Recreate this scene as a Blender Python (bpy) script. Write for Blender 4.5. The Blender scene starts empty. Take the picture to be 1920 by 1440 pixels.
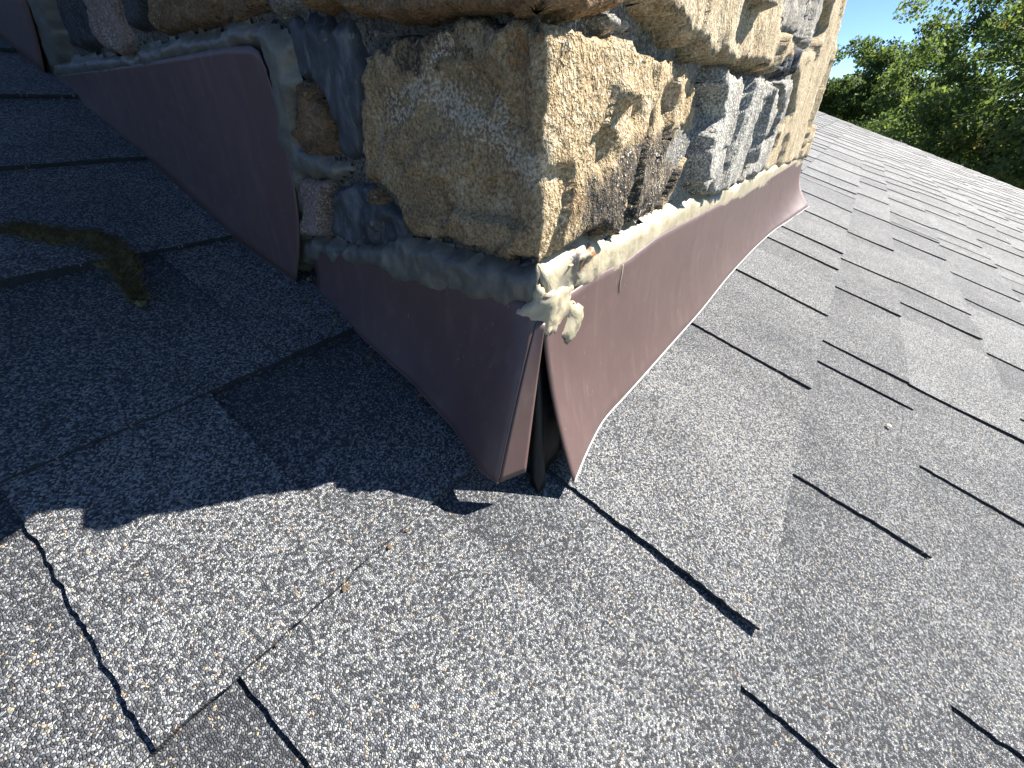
import bpy, math, random
import numpy as np
from mathutils import Matrix, Vector

scene = bpy.context.scene
col = scene.collection

# ---------------------------------------------------------------- camera
PITCH = math.radians(20.0)                     # slope of the roof
CT, ST = math.cos(PITCH), math.sin(PITCH)
CAM = Vector((0.0, -0.07524, 0.20673))         # 22 cm above the shingles
RIGHT = Vector((0.5908990, -0.8063352, -0.0257267))
DOWN = Vector((-0.4538024, -0.3058516, -0.8369696))
FWD = Vector((0.6670095, 0.5062394, -0.5466443))
cd = bpy.data.cameras.new('camera')
cd.sensor_fit = 'HORIZONTAL'; cd.sensor_width = 36.0; cd.lens = 14.4745
cd.clip_start = 0.01; cd.clip_end = 2000.0
cam = bpy.data.objects.new('camera', cd); col.objects.link(cam)
mw = Matrix.Identity(4)
for i in range(3):
    mw[i][0] = RIGHT[i]; mw[i][1] = -DOWN[i]; mw[i][2] = -FWD[i]; mw[i][3] = CAM[i]
cam.matrix_world = mw
scene.camera = cam

# ---------------------------------------------------------------- sky, sun, exposure
SUN = Vector((0.85, -0.545, 0.873)).normalized()
world = bpy.data.worlds.new('World'); scene.world = world; world.use_nodes = True
wn = world.node_tree.nodes; wl = world.node_tree.links
sky = wn.new('ShaderNodeTexSky'); sky.sky_type = 'NISHITA'; sky.sun_disc = False
sky.sun_elevation = math.asin(SUN.z); sky.sun_rotation = math.atan2(SUN.x, SUN.y)
sky.air_density = 0.6; sky.dust_density = 0.0; sky.ozone_density = 5.0; sky.altitude = 1000.0
wn['Background'].inputs['Strength'].default_value = 0.072
wl.new(sky.outputs[0], wn['Background'].inputs['Color'])
sd_ = bpy.data.lights.new('sun', 'SUN'); sd_.energy = 5.0; sd_.angle = math.radians(0.5); sd_.color = (1.0, 0.95, 0.87)
sun = bpy.data.objects.new('sun', sd_); col.objects.link(sun)
sun.rotation_euler = SUN.to_track_quat('Z', 'Y').to_euler()
vs = scene.view_settings
vs.view_transform = 'Standard'; vs.look = 'None'; vs.gamma = 1.0; vs.use_curve_mapping = False
vs.exposure = 1.38
cy = scene.cycles
cy.max_bounces = 5; cy.diffuse_bounces = 3; cy.glossy_bounces = 2; cy.transmission_bounces = 3

# ---------------------------------------------------------------- outlines in metres, (distance round the corner, height)
STONES = {
  'corner': [(-0.0001, 0.1456), (-0.0166, 0.1456), (-0.0375, 0.1457), (-0.0563, 0.1476), (-0.0773, 0.146), (-0.0967, 0.1465), (-0.0996, 0.1556), (-0.1025, 0.167), (-0.1188, 0.1765), (-0.1224, 0.1847), (-0.111, 0.2125), (-0.1068, 0.2279), (-0.1051, 0.2373), (-0.0894, 0.2375), (-0.0541, 0.2388), (-0.0389, 0.2395), (-0.0188, 0.2358), (-0.0041, 0.234), (0.0082, 0.235), (0.0161, 0.2348), (0.0226, 0.2335), (0.0303, 0.2354), (0.0451, 0.2341), (0.0653, 0.2354), (0.0865, 0.2348), (0.1126, 0.2329), (0.1489, 0.232), (0.1838, 0.2283), (0.2195, 0.2204), (0.2406, 0.2128), (0.2454, 0.2037), (0.2341, 0.1896), (0.2221, 0.1664), (0.2015, 0.1493), (0.1933, 0.141), (0.1534, 0.143), (0.1194, 0.143), (0.0807, 0.1429), (0.0514, 0.1499), (0.0293, 0.149), (0.0134, 0.1469)],
  'cap': [(-0.0018, 0.2373), (-0.0187, 0.2386), (-0.0402, 0.2403), (-0.0492, 0.2405), (-0.065, 0.2413), (-0.0757, 0.244), (-0.0881, 0.2441), (-0.1054, 0.2465), (-0.1146, 0.2518), (-0.132, 0.2528), (-0.1482, 0.2588), (-0.1441, 0.2661), (-0.0881, 0.2591), (-0.0019, 0.2476), (0.0545, 0.2548), (0.067, 0.2497), (0.0651, 0.2465), (0.0421, 0.2416), (0.022, 0.2384), (0.0099, 0.2377)],
  'sliver': [(-0.0432, 0.2402), (-0.054, 0.2393), (-0.0891, 0.2382), (-0.1048, 0.238), (-0.105, 0.2444), (-0.0859, 0.2428), (-0.0651, 0.2406)],
  'brown_small': [(-0.1685, 0.2262), (-0.1585, 0.2239), (-0.1513, 0.2169), (-0.1469, 0.2084), (-0.148, 0.1978), (-0.1498, 0.1903), (-0.1562, 0.1885), (-0.1671, 0.1853), (-0.1777, 0.188), (-0.1878, 0.1968), (-0.1865, 0.2055), (-0.1774, 0.2178)],
  'grey_block': [(-0.1933, 0.1759), (-0.1764, 0.1751), (-0.1613, 0.1752), (-0.1841, 0.1361), (-0.1937, 0.1345), (-0.2139, 0.134)],
  'chip': [(-0.1244, 0.1748), (-0.1165, 0.1732), (-0.1081, 0.1657), (-0.1105, 0.1612), (-0.1228, 0.1616), (-0.126, 0.1674)],
  'pink': [(-0.4286, 0.306), (-0.3852, 0.2999), (-0.3918, 0.2889), (-0.3976, 0.2802), (-0.397, 0.2704), (-0.4021, 0.2592), (-0.4265, 0.2565), (-0.4542, 0.2616), (-0.4624, 0.2696), (-0.4607, 0.2802), (-0.4565, 0.2901)],
  'brown_wide': [(-0.32, 0.2908), (-0.1877, 0.2733), (-0.1878, 0.2637), (-0.1992, 0.2582), (-0.2265, 0.2576), (-0.2478, 0.2585), (-0.3045, 0.2614), (-0.3433, 0.2667), (-0.3409, 0.2739)],
  'dark_left': [(-0.5409, 0.3217), (-0.4463, 0.3084), (-0.4555, 0.2967), (-0.4596, 0.2871), (-0.4691, 0.2702), (-0.5308, 0.2696), (-0.5694, 0.277), (-0.5616, 0.2944)],
  'slate': [(-0.3721, 0.2952), (-0.3293, 0.2894), (-0.3331, 0.2816), (-0.3409, 0.2739), (-0.358, 0.2682), (-0.3827, 0.2691), (-0.3836, 0.2786)],
  'lump': [(-0.1792, 0.269), (-0.1491, 0.2659), (-0.1507, 0.2581), (-0.1639, 0.2543), (-0.1775, 0.2532), (-0.1809, 0.2584)],
  'f_block': [(0.2373, 0.2334), (0.267, 0.2329), (0.3208, 0.2307), (0.4049, 0.2316), (0.4714, 0.229), (0.502, 0.2179), (0.5136, 0.1991), (0.5133, 0.1776), (0.4759, 0.164), (0.4519, 0.143), (0.4236, 0.1288), (0.2887, 0.1359), (0.2375, 0.1507), (0.227, 0.1655), (0.2388, 0.1894), (0.2502, 0.2036), (0.2453, 0.2128), (0.2271, 0.2216)],
  'f_thin': [(0.5047, 0.2324), (0.5747, 0.2367), (0.6784, 0.2389), (0.6928, 0.2032), (0.6431, 0.1706), (0.6154, 0.1483), (0.5843, 0.1289), (0.446, 0.129), (0.4694, 0.1413), (0.4942, 0.1629), (0.5332, 0.1767), (0.537, 0.1987), (0.5205, 0.2181)],
  'f_right': [(0.6244, 0.2713), (0.7777, 0.2776), (0.825, 0.31), (0.782, 0.3382), (0.732, 0.3539), (0.9879, 0.3917), (1.0465, 0.3712), (1.1231, 0.2978), (1.1619, 0.2248), (1.1746, 0.1631), (1.2136, 0.0981), (0.8545, 0.1114), (0.6074, 0.1223), (0.6584, 0.1452), (0.6821, 0.1689), (0.7288, 0.203), (0.7063, 0.2397)],
  'f_over': [(0.0802, 0.2578), (0.0867, 0.2475), (0.1171, 0.2407), (0.1452, 0.2382), (0.1745, 0.235), (0.2174, 0.2346), (0.3002, 0.2343), (0.4173, 0.2365), (0.483, 0.2511), (0.4726, 0.2687), (0.4018, 0.2794), (0.3538, 0.2847), (0.3277, 0.2959)],
  'f_ridge': [(0.3411, 0.2979), (0.3688, 0.2866), (0.4095, 0.2833), (0.4819, 0.2748), (0.5726, 0.2769), (0.632, 0.2746), (0.7551, 0.2774), (0.8047, 0.3081), (0.7579, 0.3352), (0.698, 0.3515)],
  'f_dark': [(0.4838, 0.2687), (0.5329, 0.2741), (0.6312, 0.2729), (0.6667, 0.2519), (0.604, 0.2405), (0.4469, 0.2354), (0.4998, 0.252)],
  'f_small': [(0.0493, 0.2439), (0.0623, 0.2461), (0.0674, 0.2363), (0.0528, 0.2354)],
  'f_crumb': [(0.0685, 0.245), (0.0838, 0.2462), (0.1133, 0.2402), (0.141, 0.2372), (0.1696, 0.2339), (0.1416, 0.2328), (0.1129, 0.2341), (0.0875, 0.2359), (0.0698, 0.2365)],
}
TARS = {
  'tar_upper': [(-0.1688, 0.2527), (-0.1499, 0.2559), (-0.1325, 0.2519), (-0.1146, 0.2518), (-0.1064, 0.2461), (-0.1072, 0.2362), (-0.1052, 0.2277), (-0.1115, 0.2125), (-0.1224, 0.1847), (-0.1266, 0.184), (-0.1348, 0.1854), (-0.1504, 0.1866), (-0.1451, 0.2032), (-0.1495, 0.2173), (-0.1593, 0.2245), (-0.1705, 0.2295), (-0.1704, 0.2392)],
  'tar_lower': [(-0.1625, 0.1727), (-0.1406, 0.1774), (-0.1254, 0.1761), (-0.1087, 0.1671), (-0.0989, 0.1563), (-0.097, 0.1453), (-0.0776, 0.1447), (-0.0376, 0.1446), (-0.0038, 0.1458), (-0.0022, 0.1413), (-0.0381, 0.138), (-0.0784, 0.1407), (-0.129, 0.1351), (-0.1654, 0.1319), (-0.1819, 0.1353)],
}
BEADS = {
  'bead_side_high': [(-0.6807, 0.255), (-0.6353, 0.2667), (-0.5118, 0.2613), (-0.4276, 0.2559), (-0.34, 0.2572), (-0.2506, 0.2557), (-0.2022, 0.2544), (-0.1777, 0.2502), (-0.1715, 0.2421), (-0.1736, 0.2272), (-0.1866, 0.2063), (-0.1876, 0.1917), (-0.1713, 0.1852), (-0.1514, 0.1843), (-0.1416, 0.1817), (-0.1574, 0.1772), (-0.1913, 0.176), (-0.2066, 0.151), (-0.2147, 0.1311), (-0.235, 0.1265), (-0.2316, 0.1487), (-0.216, 0.1849), (-0.2004, 0.2151), (-0.1949, 0.231), (-0.197, 0.2442), (-0.2367, 0.246), (-0.353, 0.2474), (-0.4834, 0.2498)],
  'bead_far': [(-0.6276, 0.326), (-0.5636, 0.3175), (-0.5819, 0.2822), (-0.6002, 0.2678), (-0.6762, 0.2547), (-0.6745, 0.267), (-0.6534, 0.2864), (-0.6332, 0.3104)],
  'bead_side_low': [(-0.2331, 0.1296), (-0.191, 0.133), (-0.1652, 0.1323), (-0.1287, 0.1362), (-0.1033, 0.1435), (-0.0775, 0.145), (-0.0569, 0.1429), (-0.0379, 0.1406), (-0.0168, 0.1402), (-0.0013, 0.1415), (-0.0018, 0.1219), (-0.0087, 0.1227), (-0.0398, 0.1198), (-0.0691, 0.1182), (-0.1024, 0.1179), (-0.1329, 0.1232), (-0.1628, 0.1229), (-0.2052, 0.1188), (-0.2338, 0.1054), (-0.2421, 0.1106)],
  'bead_front': [(-0.0007, 0.1226), (-0.0001, 0.1417), (0.0239, 0.1481), (0.0439, 0.1498), (0.0614, 0.1418), (0.0838, 0.1401), (0.1267, 0.1409), (0.194, 0.1397), (0.2879, 0.137), (0.4301, 0.1303), (0.7076, 0.1246), (1.1532, 0.1073), (1.2625, 0.0821), (0.7075, 0.0966), (0.4593, 0.1059), (0.3277, 0.1129), (0.2365, 0.1157), (0.1677, 0.1192), (0.1256, 0.1173), (0.0987, 0.115), (0.0516, 0.12), (0.0324, 0.1197), (0.0151, 0.1184)],
  'glob': [(-0.0017, 0.1138), (-0.0044, 0.1107), (-0.0078, 0.116), (-0.0146, 0.1204), (-0.0087, 0.1271), (-0.0019, 0.1313), (0.0015, 0.1323), (0.0258, 0.1261), (0.0328, 0.1154), (0.0407, 0.1024), (0.0381, 0.0964), (0.0285, 0.0958), (0.0188, 0.1049), (0.0125, 0.1045), (0.0079, 0.1105), (0.0015, 0.1137)],
  'finger': [(0.0137, 0.142), (0.0299, 0.1434), (0.0446, 0.145), (0.0536, 0.1406), (0.0491, 0.1363), (0.0305, 0.1375), (0.0166, 0.1379)],
  'drop': [(-0.0025, 0.1394), (-0.0086, 0.1383), (-0.0153, 0.1349), (-0.0164, 0.1295), (-0.0131, 0.1273), (-0.0025, 0.1312), (0.0015, 0.1318), (0.0118, 0.1291), (0.0132, 0.1324), (0.0048, 0.1377)],
  'smear': [(0.011, 0.2223), (0.017, 0.2251), (0.0236, 0.2241), (0.0309, 0.2214), (0.0291, 0.2167), (0.02, 0.2156), (0.0125, 0.2181)],
}
FLASH = {
  'front_top': [(-0.0007, 0.1181), (0.0263, 0.1207), (0.0581, 0.122), (0.1062, 0.1192), (0.1658, 0.1233), (0.3234, 0.1178), (0.5194, 0.1091), (1.2136, 0.0981)],
  'front_bot3': [(0.1632, 0.009, 0.014), (0.1924, 0.0147, 0.0115), (0.2296, 0.0206, 0.0095), (0.3035, 0.0205, 0.0075), (0.4543, 0.0184, 0.006), (0.6727, 0.0212, 0.006), (0.9065, 0.0153, 0.006), (1.2978, -0.0167, 0.006)],
  'l1_top': [(-0.0027, 0.1202), (-0.0104, 0.1249), (-0.0394, 0.1236), (-0.0685, 0.1223), (-0.1013, 0.1223), (-0.1318, 0.1267), (-0.1612, 0.1269), (-0.2032, 0.1227)],
  'l1_bot3': [(0.1234, 0.0401, 0.0227), (0.1247, 0.0543, 0.0195), (0.1391, 0.0879, 0.014), (0.148, 0.1357, 0.01), (0.1488, 0.1526, 0.009), (0.1538, 0.1927, 0.0075), (0.1612, 0.2567, 0.006)],
  'l2_top': [(-0.235, 0.1265), (-0.2298, 0.1564), (-0.2072, 0.2006), (-0.1981, 0.2205), (-0.195, 0.2336), (-0.1982, 0.2443), (-0.2358, 0.247), (-0.3514, 0.2486), (-0.4807, 0.2512), (-0.6739, 0.2556)],
  'l2_bot': [(0.1548, 0.2748), (0.1488, 0.35), (0.1556, 0.4865), (0.1587, 0.6471), (0.1582, 0.7295)],
}
MARKS = {
  'vein1': [(-0.0904, 0.2141), (-0.0699, 0.2191), (-0.0611, 0.2277), (-0.0486, 0.2345)],
  'vein2': [(-0.0699, 0.2191), (-0.0474, 0.2106), (-0.0264, 0.2013), (-0.0195, 0.1932), (-0.011, 0.1867), (-0.0012, 0.1862)],
  'vein3': [(-0.025, 0.2003), (-0.0202, 0.2079), (-0.0221, 0.2153)],
  'vein4': [(-0.0925, 0.2069), (-0.0738, 0.2103), (-0.0699, 0.2191)],
  'stain1': [(-0.084, 0.2362), (-0.0593, 0.2367), (-0.0405, 0.2382), (-0.0163, 0.2342), (-0.0179, 0.2271), (-0.0368, 0.2197), (-0.0483, 0.2259), (-0.063, 0.2182), (-0.0866, 0.2203)],
  'lichen': [(0.0329, 0.188), (0.0477, 0.1821), (0.0644, 0.1904), (0.0794, 0.197), (0.1134, 0.1983), (0.1399, 0.1997), (0.1946, 0.2005), (0.2212, 0.1614), (0.1799, 0.1428), (0.1162, 0.1442), (0.0673, 0.1472), (0.0235, 0.1517), (0.0298, 0.1696)],
}

# ---------------------------------------------------------------- helpers
rng = random.Random(7)
XL, YF = 0.165, 0.031                          # planes of the chimney's side and front faces
CORNER_R = 0.006

def roofpt(a, b, c=0.0):
    return (a, b * CT - c * ST, b * ST + c * CT)

def tag(o, label=None, cat=None, group=None, kind=None):
    if label: o['label'] = label
    if cat: o['category'] = cat
    if group: o['group'] = group
    if kind: o['kind'] = kind
    return o

def new_obj(name, verts, faces, mat=None, parent=None, smooth=False, attrs=None):
    me = bpy.data.meshes.new(name)
    me.from_pydata([tuple(map(float, v)) for v in verts], [], [tuple(int(i) for i in f) for f in faces])
    if smooth:
        me.polygons.foreach_set('use_smooth', [True] * len(me.polygons))
    if attrs:
        for k, arr in attrs.items():
            arr = np.asarray(arr, dtype=np.float32)
            if arr.ndim == 1:
                at = me.attributes.new(k, 'FLOAT', 'POINT'); at.data.foreach_set('value', arr)
            else:
                at = me.attributes.new(k, 'FLOAT_COLOR', 'POINT'); at.data.foreach_set('color', arr.ravel())
    if mat: me.materials.append(mat)
    me.update()
    o = bpy.data.objects.new(name, me); col.objects.link(o)
    if parent: o.parent = parent
    return o

def empty(name, loc=(0, 0, 0)):
    o = bpy.data.objects.new(name, None); col.objects.link(o); o.location = loc
    o.empty_display_size = 0.05
    return o

def _hash(ix, iy, seed):
    h = (ix.astype(np.int64) * 374761393 + iy.astype(np.int64) * 668265263 + seed * 974634777) & 0xFFFFFFFF
    h = ((h ^ (h >> 13)) * 1274126177) & 0xFFFFFFFF
    h = ((h ^ (h >> 16)) * 2246822519) & 0xFFFFFFFF
    return ((h ^ (h >> 15)) & 0xFFFFFF) / float(0xFFFFFF)

def vnoise(x, y, seed=0):
    x = np.asarray(x, float); y = np.asarray(y, float)
    ix, iy = np.floor(x), np.floor(y); fx, fy = x - ix, y - iy
    fx = fx * fx * fx * (fx * (fx * 6 - 15) + 10); fy = fy * fy * fy * (fy * (fy * 6 - 15) + 10)
    a = _hash(ix, iy, seed); b = _hash(ix + 1, iy, seed); c = _hash(ix, iy + 1, seed); d = _hash(ix + 1, iy + 1, seed)
    return (a * (1 - fx) + b * fx) * (1 - fy) + (c * (1 - fx) + d * fx) * fy

def fbm(x, y, seed=0, octv=4, gain=0.5):
    t = 0.0; a = 1.0; s = 0.0
    for i in range(octv):
        t = t + a * (vnoise(x, y, seed + i * 17) * 2 - 1); s += a
        x = x * 2.03 + 11.3; y = y * 2.03 + 5.7; a *= gain
    return t / s

def sdist(px, py, poly):
    """signed distance to a polygon, positive inside"""
    P = np.asarray(poly, float); n = len(P)
    d2 = np.full(px.shape, 1e9); ins = np.zeros(px.shape, bool)
    for i in range(n):
        ax, ay = P[i]; bx, by = P[(i + 1) % n]
        ex, ey = bx - ax, by - ay
        L = ex * ex + ey * ey + 1e-12
        t = np.clip(((px - ax) * ex + (py - ay) * ey) / L, 0, 1)
        d2 = np.minimum(d2, (px - ax - t * ex) ** 2 + (py - ay - t * ey) ** 2)
        cond = (ay > py) != (by > py)
        xs = ax + (py - ay) * (ex) / (ey if abs(ey) > 1e-12 else 1e-12)
        ins ^= cond & (px < xs)
    d = np.sqrt(d2)
    return np.where(ins, d, -d)

def polydist(px, py, line):
    P = np.asarray(line, float); d2 = np.full(px.shape, 1e9)
    for i in range(len(P) - 1):
        ax, ay = P[i]; bx, by = P[i + 1]; ex, ey = bx - ax, by - ay
        t = np.clip(((px - ax) * ex + (py - ay) * ey) / (ex * ex + ey * ey + 1e-12), 0, 1)
        d2 = np.minimum(d2, (px - ax - t * ex) ** 2 + (py - ay - t * ey) ** 2)
    return np.sqrt(d2)

def wrap(s, z, h):
    """unwrapped chimney coordinates (distance round the corner, height, relief) to the place"""
    r = CORNER_R
    cx, cy = XL + r, YF + r
    phi = np.clip((s + r) / (2 * r), 0, 1) * (math.pi / 2)
    x = np.where(s < -r, XL - h, np.where(s > r, XL + s, cx - (r + h) * np.cos(phi)))
    y = np.where(s < -r, YF - s, np.where(s > r, YF - h, cy - (r + h) * np.sin(phi)))
    return np.stack([x, y, z], -1)

def smooth01(t):
    t = np.clip(t, 0, 1); return t * t * (3 - 2 * t)

def axis_steps(lo, hi, f):
    out = [lo]
    while out[-1] < hi: out.append(out[-1] + f(out[-1]))
    return np.array(out)

def step_s(s):       # fine near the corner (and the camera), coarser along the receding faces
    return 0.0019 + 0.0075 * max(0.0, s - 0.05) if s > 0 else 0.0019 + 0.006 * max(0.0, -s - 0.12)

def relief(name, poly, mat, parent, base=0.0, depth=0.014, edge=0.005, jit=0.0015, seed=1, hfun=None,
           mfun=None, res=None, dz=None, smooth=True, tilt=0.0, jsc=90, grow=0.0):
    P = np.asarray(poly, float)
    lo = P.min(0) - 0.006; hi = P.max(0) + 0.006
    ss = axis_steps(lo[0], hi[0], (lambda s: res) if res else step_s)
    smid = 0.5 * (lo[0] + hi[0])
    zz = np.arange(lo[1], hi[1], dz or (res or min(0.0019 + 0.002 * abs(smid), 0.006)))
    Sg, Zg = np.meshgrid(ss, zz, indexing='ij')
    sd = sdist(Sg, Zg, P) + grow
    sd = sd + jit * (fbm(Sg * jsc, Zg * jsc, seed + 3, 3) * 1.6 + .45 * fbm(Sg * 210, Zg * 210, seed + 4, 2))
    prof = np.clip(sd / edge, 0, 1); prof = 1 - (1 - prof) ** 2.2
    inside = smooth01(sd / (edge * 1.2))
    H = -depth + (base + depth) * prof
    if hfun is not None: H = H + hfun(Sg, Zg, sd) * inside
    H = H + tilt * (Sg - smid) * inside
    pos = wrap(Sg, Zg, H)
    stp = np.gradient(ss)[:, None] * np.ones_like(Sg)
    keep = sd > -1.2 * np.maximum(stp, 0.002)
    idx = -np.ones(Sg.shape, int)
    fk = keep[:-1, :-1] & keep[1:, :-1] & keep[1:, 1:] & keep[:-1, 1:]
    used = np.zeros(Sg.shape, bool)
    used[:-1, :-1] |= fk; used[1:, :-1] |= fk; used[1:, 1:] |= fk; used[:-1, 1:] |= fk
    idx[used] = np.arange(used.sum())
    q = np.stack([idx[:-1, :-1][fk], idx[1:, :-1][fk], idx[1:, 1:][fk], idx[:-1, 1:][fk]], -1)
    attrs = None
    if mfun is not None:
        mk = mfun(Sg, Zg, sd, H); attrs = {'masks': mk[used]}
    return new_obj(name, pos[used], q, mat, parent, smooth, attrs)

# ---------------------------------------------------------------- materials
def nmat(name):
    m = bpy.data.materials.new(name); m.use_nodes = True
    nt = m.node_tree
    return m, nt, nt.nodes, nt.links, nt.nodes['Principled BSDF']

def ramp(nd, stops, interp='LINEAR'):
    r = nd.new('ShaderNodeValToRGB'); r.color_ramp.interpolation = interp
    e = r.color_ramp.elements
    while len(e) < len(stops): e.new(0.5)
    for el, (p, c) in zip(e, stops):
        el.position = p; el.color = (c[0], c[1], c[2], 1) if hasattr(c, '__len__') else (c, c, c, 1)
    return r

def noise(nd, lk, coord, scale, detail=4, rough=0.6, dist=0.0):
    n = nd.new('ShaderNodeTexNoise'); n.inputs['Scale'].default_value = scale
    n.inputs['Detail'].default_value = detail; n.inputs['Roughness'].default_value = rough
    n.inputs['Distortion'].default_value = dist
    lk.new(coord, n.inputs['Vector']); return n

def mixc(nd, lk, fac, a, b, mode='MIX'):
    m = nd.new('ShaderNodeMix'); m.data_type = 'RGBA'; m.blend_type = mode
    for sock, v in ((m.inputs[0], fac), (m.inputs[6], a), (m.inputs[7], b)):
        if hasattr(v, 'is_linked') or isinstance(v, bpy.types.NodeSocket): lk.new(v, sock)
        elif hasattr(v, '__len__'): sock.default_value = (v[0], v[1], v[2], 1)
        else: sock.default_value = v
    return m.outputs[2]

def math_(nd, lk, op, a, b=None, c=None):
    m = nd.new('ShaderNodeMath'); m.operation = op
    for i, v in enumerate((a, b, c)):
        if v is None: continue
        if isinstance(v, bpy.types.NodeSocket): lk.new(v, m.inputs[i])
        else: m.inputs[i].default_value = v
    return m.outputs[0]

def granule_material():
    m, nt, nd, lk, bs = nmat('granules')
    tc = nd.new('ShaderNodeTexCoord'); co = tc.outputs['Object']
    wob = noise(nd, lk, co, 700, 1)
    vadd = nd.new('ShaderNodeVectorMath'); vadd.operation = 'MULTIPLY_ADD'
    lk.new(wob.outputs['Color'], vadd.inputs[0]); vadd.inputs[1].default_value = (0.0006,) * 3; lk.new(co, vadd.inputs[2])
    def vor(feature):
        v = nd.new('ShaderNodeTexVoronoi'); v.voronoi_dimensions = '2D'; v.feature = feature
        v.inputs['Scale'].default_value = 1060; lk.new(vadd.outputs[0], v.inputs['Vector']); return v
    vo = vor('F1'); ve = vor('DISTANCE_TO_EDGE')
    sep = nd.new('ShaderNodeSeparateColor'); lk.new(vo.outputs['Color'], sep.inputs[0])
    tone = nd.new('ShaderNodeAttribute'); tone.attribute_name = 'tone'
    blot = noise(nd, lk, co, 9, 2)
    fine = noise(nd, lk, co, 70, 2)
    v = math_(nd, lk, 'ADD', sep.outputs[0], math_(nd, lk, 'MULTIPLY', math_(nd, lk, 'SUBTRACT', tone.outputs['Fac'], 0.5), 0.62))
    v = math_(nd, lk, 'ADD', v, math_(nd, lk, 'MULTIPLY', math_(nd, lk, 'SUBTRACT', blot.outputs['Fac'], 0.5), 0.35))
    v = math_(nd, lk, 'ADD', v, math_(nd, lk, 'MULTIPLY', math_(nd, lk, 'SUBTRACT', fine.outputs['Fac'], 0.5), 0.25))
    r = ramp(nd, [(0.0, (.055, .058, .066)), (0.22, (.090, .094, .105)), (0.41, (.150, .156, .169)),
                  (0.58, (.235, .242, .255)), (0.75, (.345, .352, .358)), (0.90, (.47, .47, .46))], 'CONSTANT')
    lk.new(v, r.inputs[0])
    warm = ramp(nd, [(0.0, 0), (0.982, 1)], 'CONSTANT'); lk.new(sep.outputs[1], warm.inputs[0])
    tint = ramp(nd, [(0, (.44, .37, .26)), (.5, (.42, .29, .20)), (.85, (.5, .44, .30))]); lk.new(sep.outputs[2], tint.inputs[0])
    c = mixc(nd, lk, warm.outputs[0], r.outputs[0], tint.outputs[0])
    hue = ramp(nd, [(0, (.90, .95, 1.0)), (.5, (1, 1, 1)), (1, (1.0, .96, .88))]); lk.new(sep.outputs[2], hue.inputs[0])
    c = mixc(nd, lk, 1.0, c, hue.outputs[0], 'MULTIPLY')
    gap = ramp(nd, [(0.0, 0), (0.09, 1)]); lk.new(ve.outputs['Distance'], gap.inputs[0])
    c = mixc(nd, lk, gap.outputs[0], (.024, .024, .027), c)
    lk.new(c, bs.inputs['Base Color'])
    bs.inputs['Roughness'].default_value = 0.7
    bs.inputs['Specular IOR Level'].default_value = 0.35
    hgt = ramp(nd, [(0, 0), (0.10, .55), (0.35, 1)]); lk.new(ve.outputs['Distance'], hgt.inputs[0])
    bp = nd.new('ShaderNodeBump'); bp.inputs['Strength'].default_value = 1.0; bp.inputs['Distance'].default_value = 0.00055
    lk.new(hgt.outputs[0], bp.inputs['Height']); lk.new(bp.outputs[0], bs.inputs['Normal'])
    return m

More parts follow.
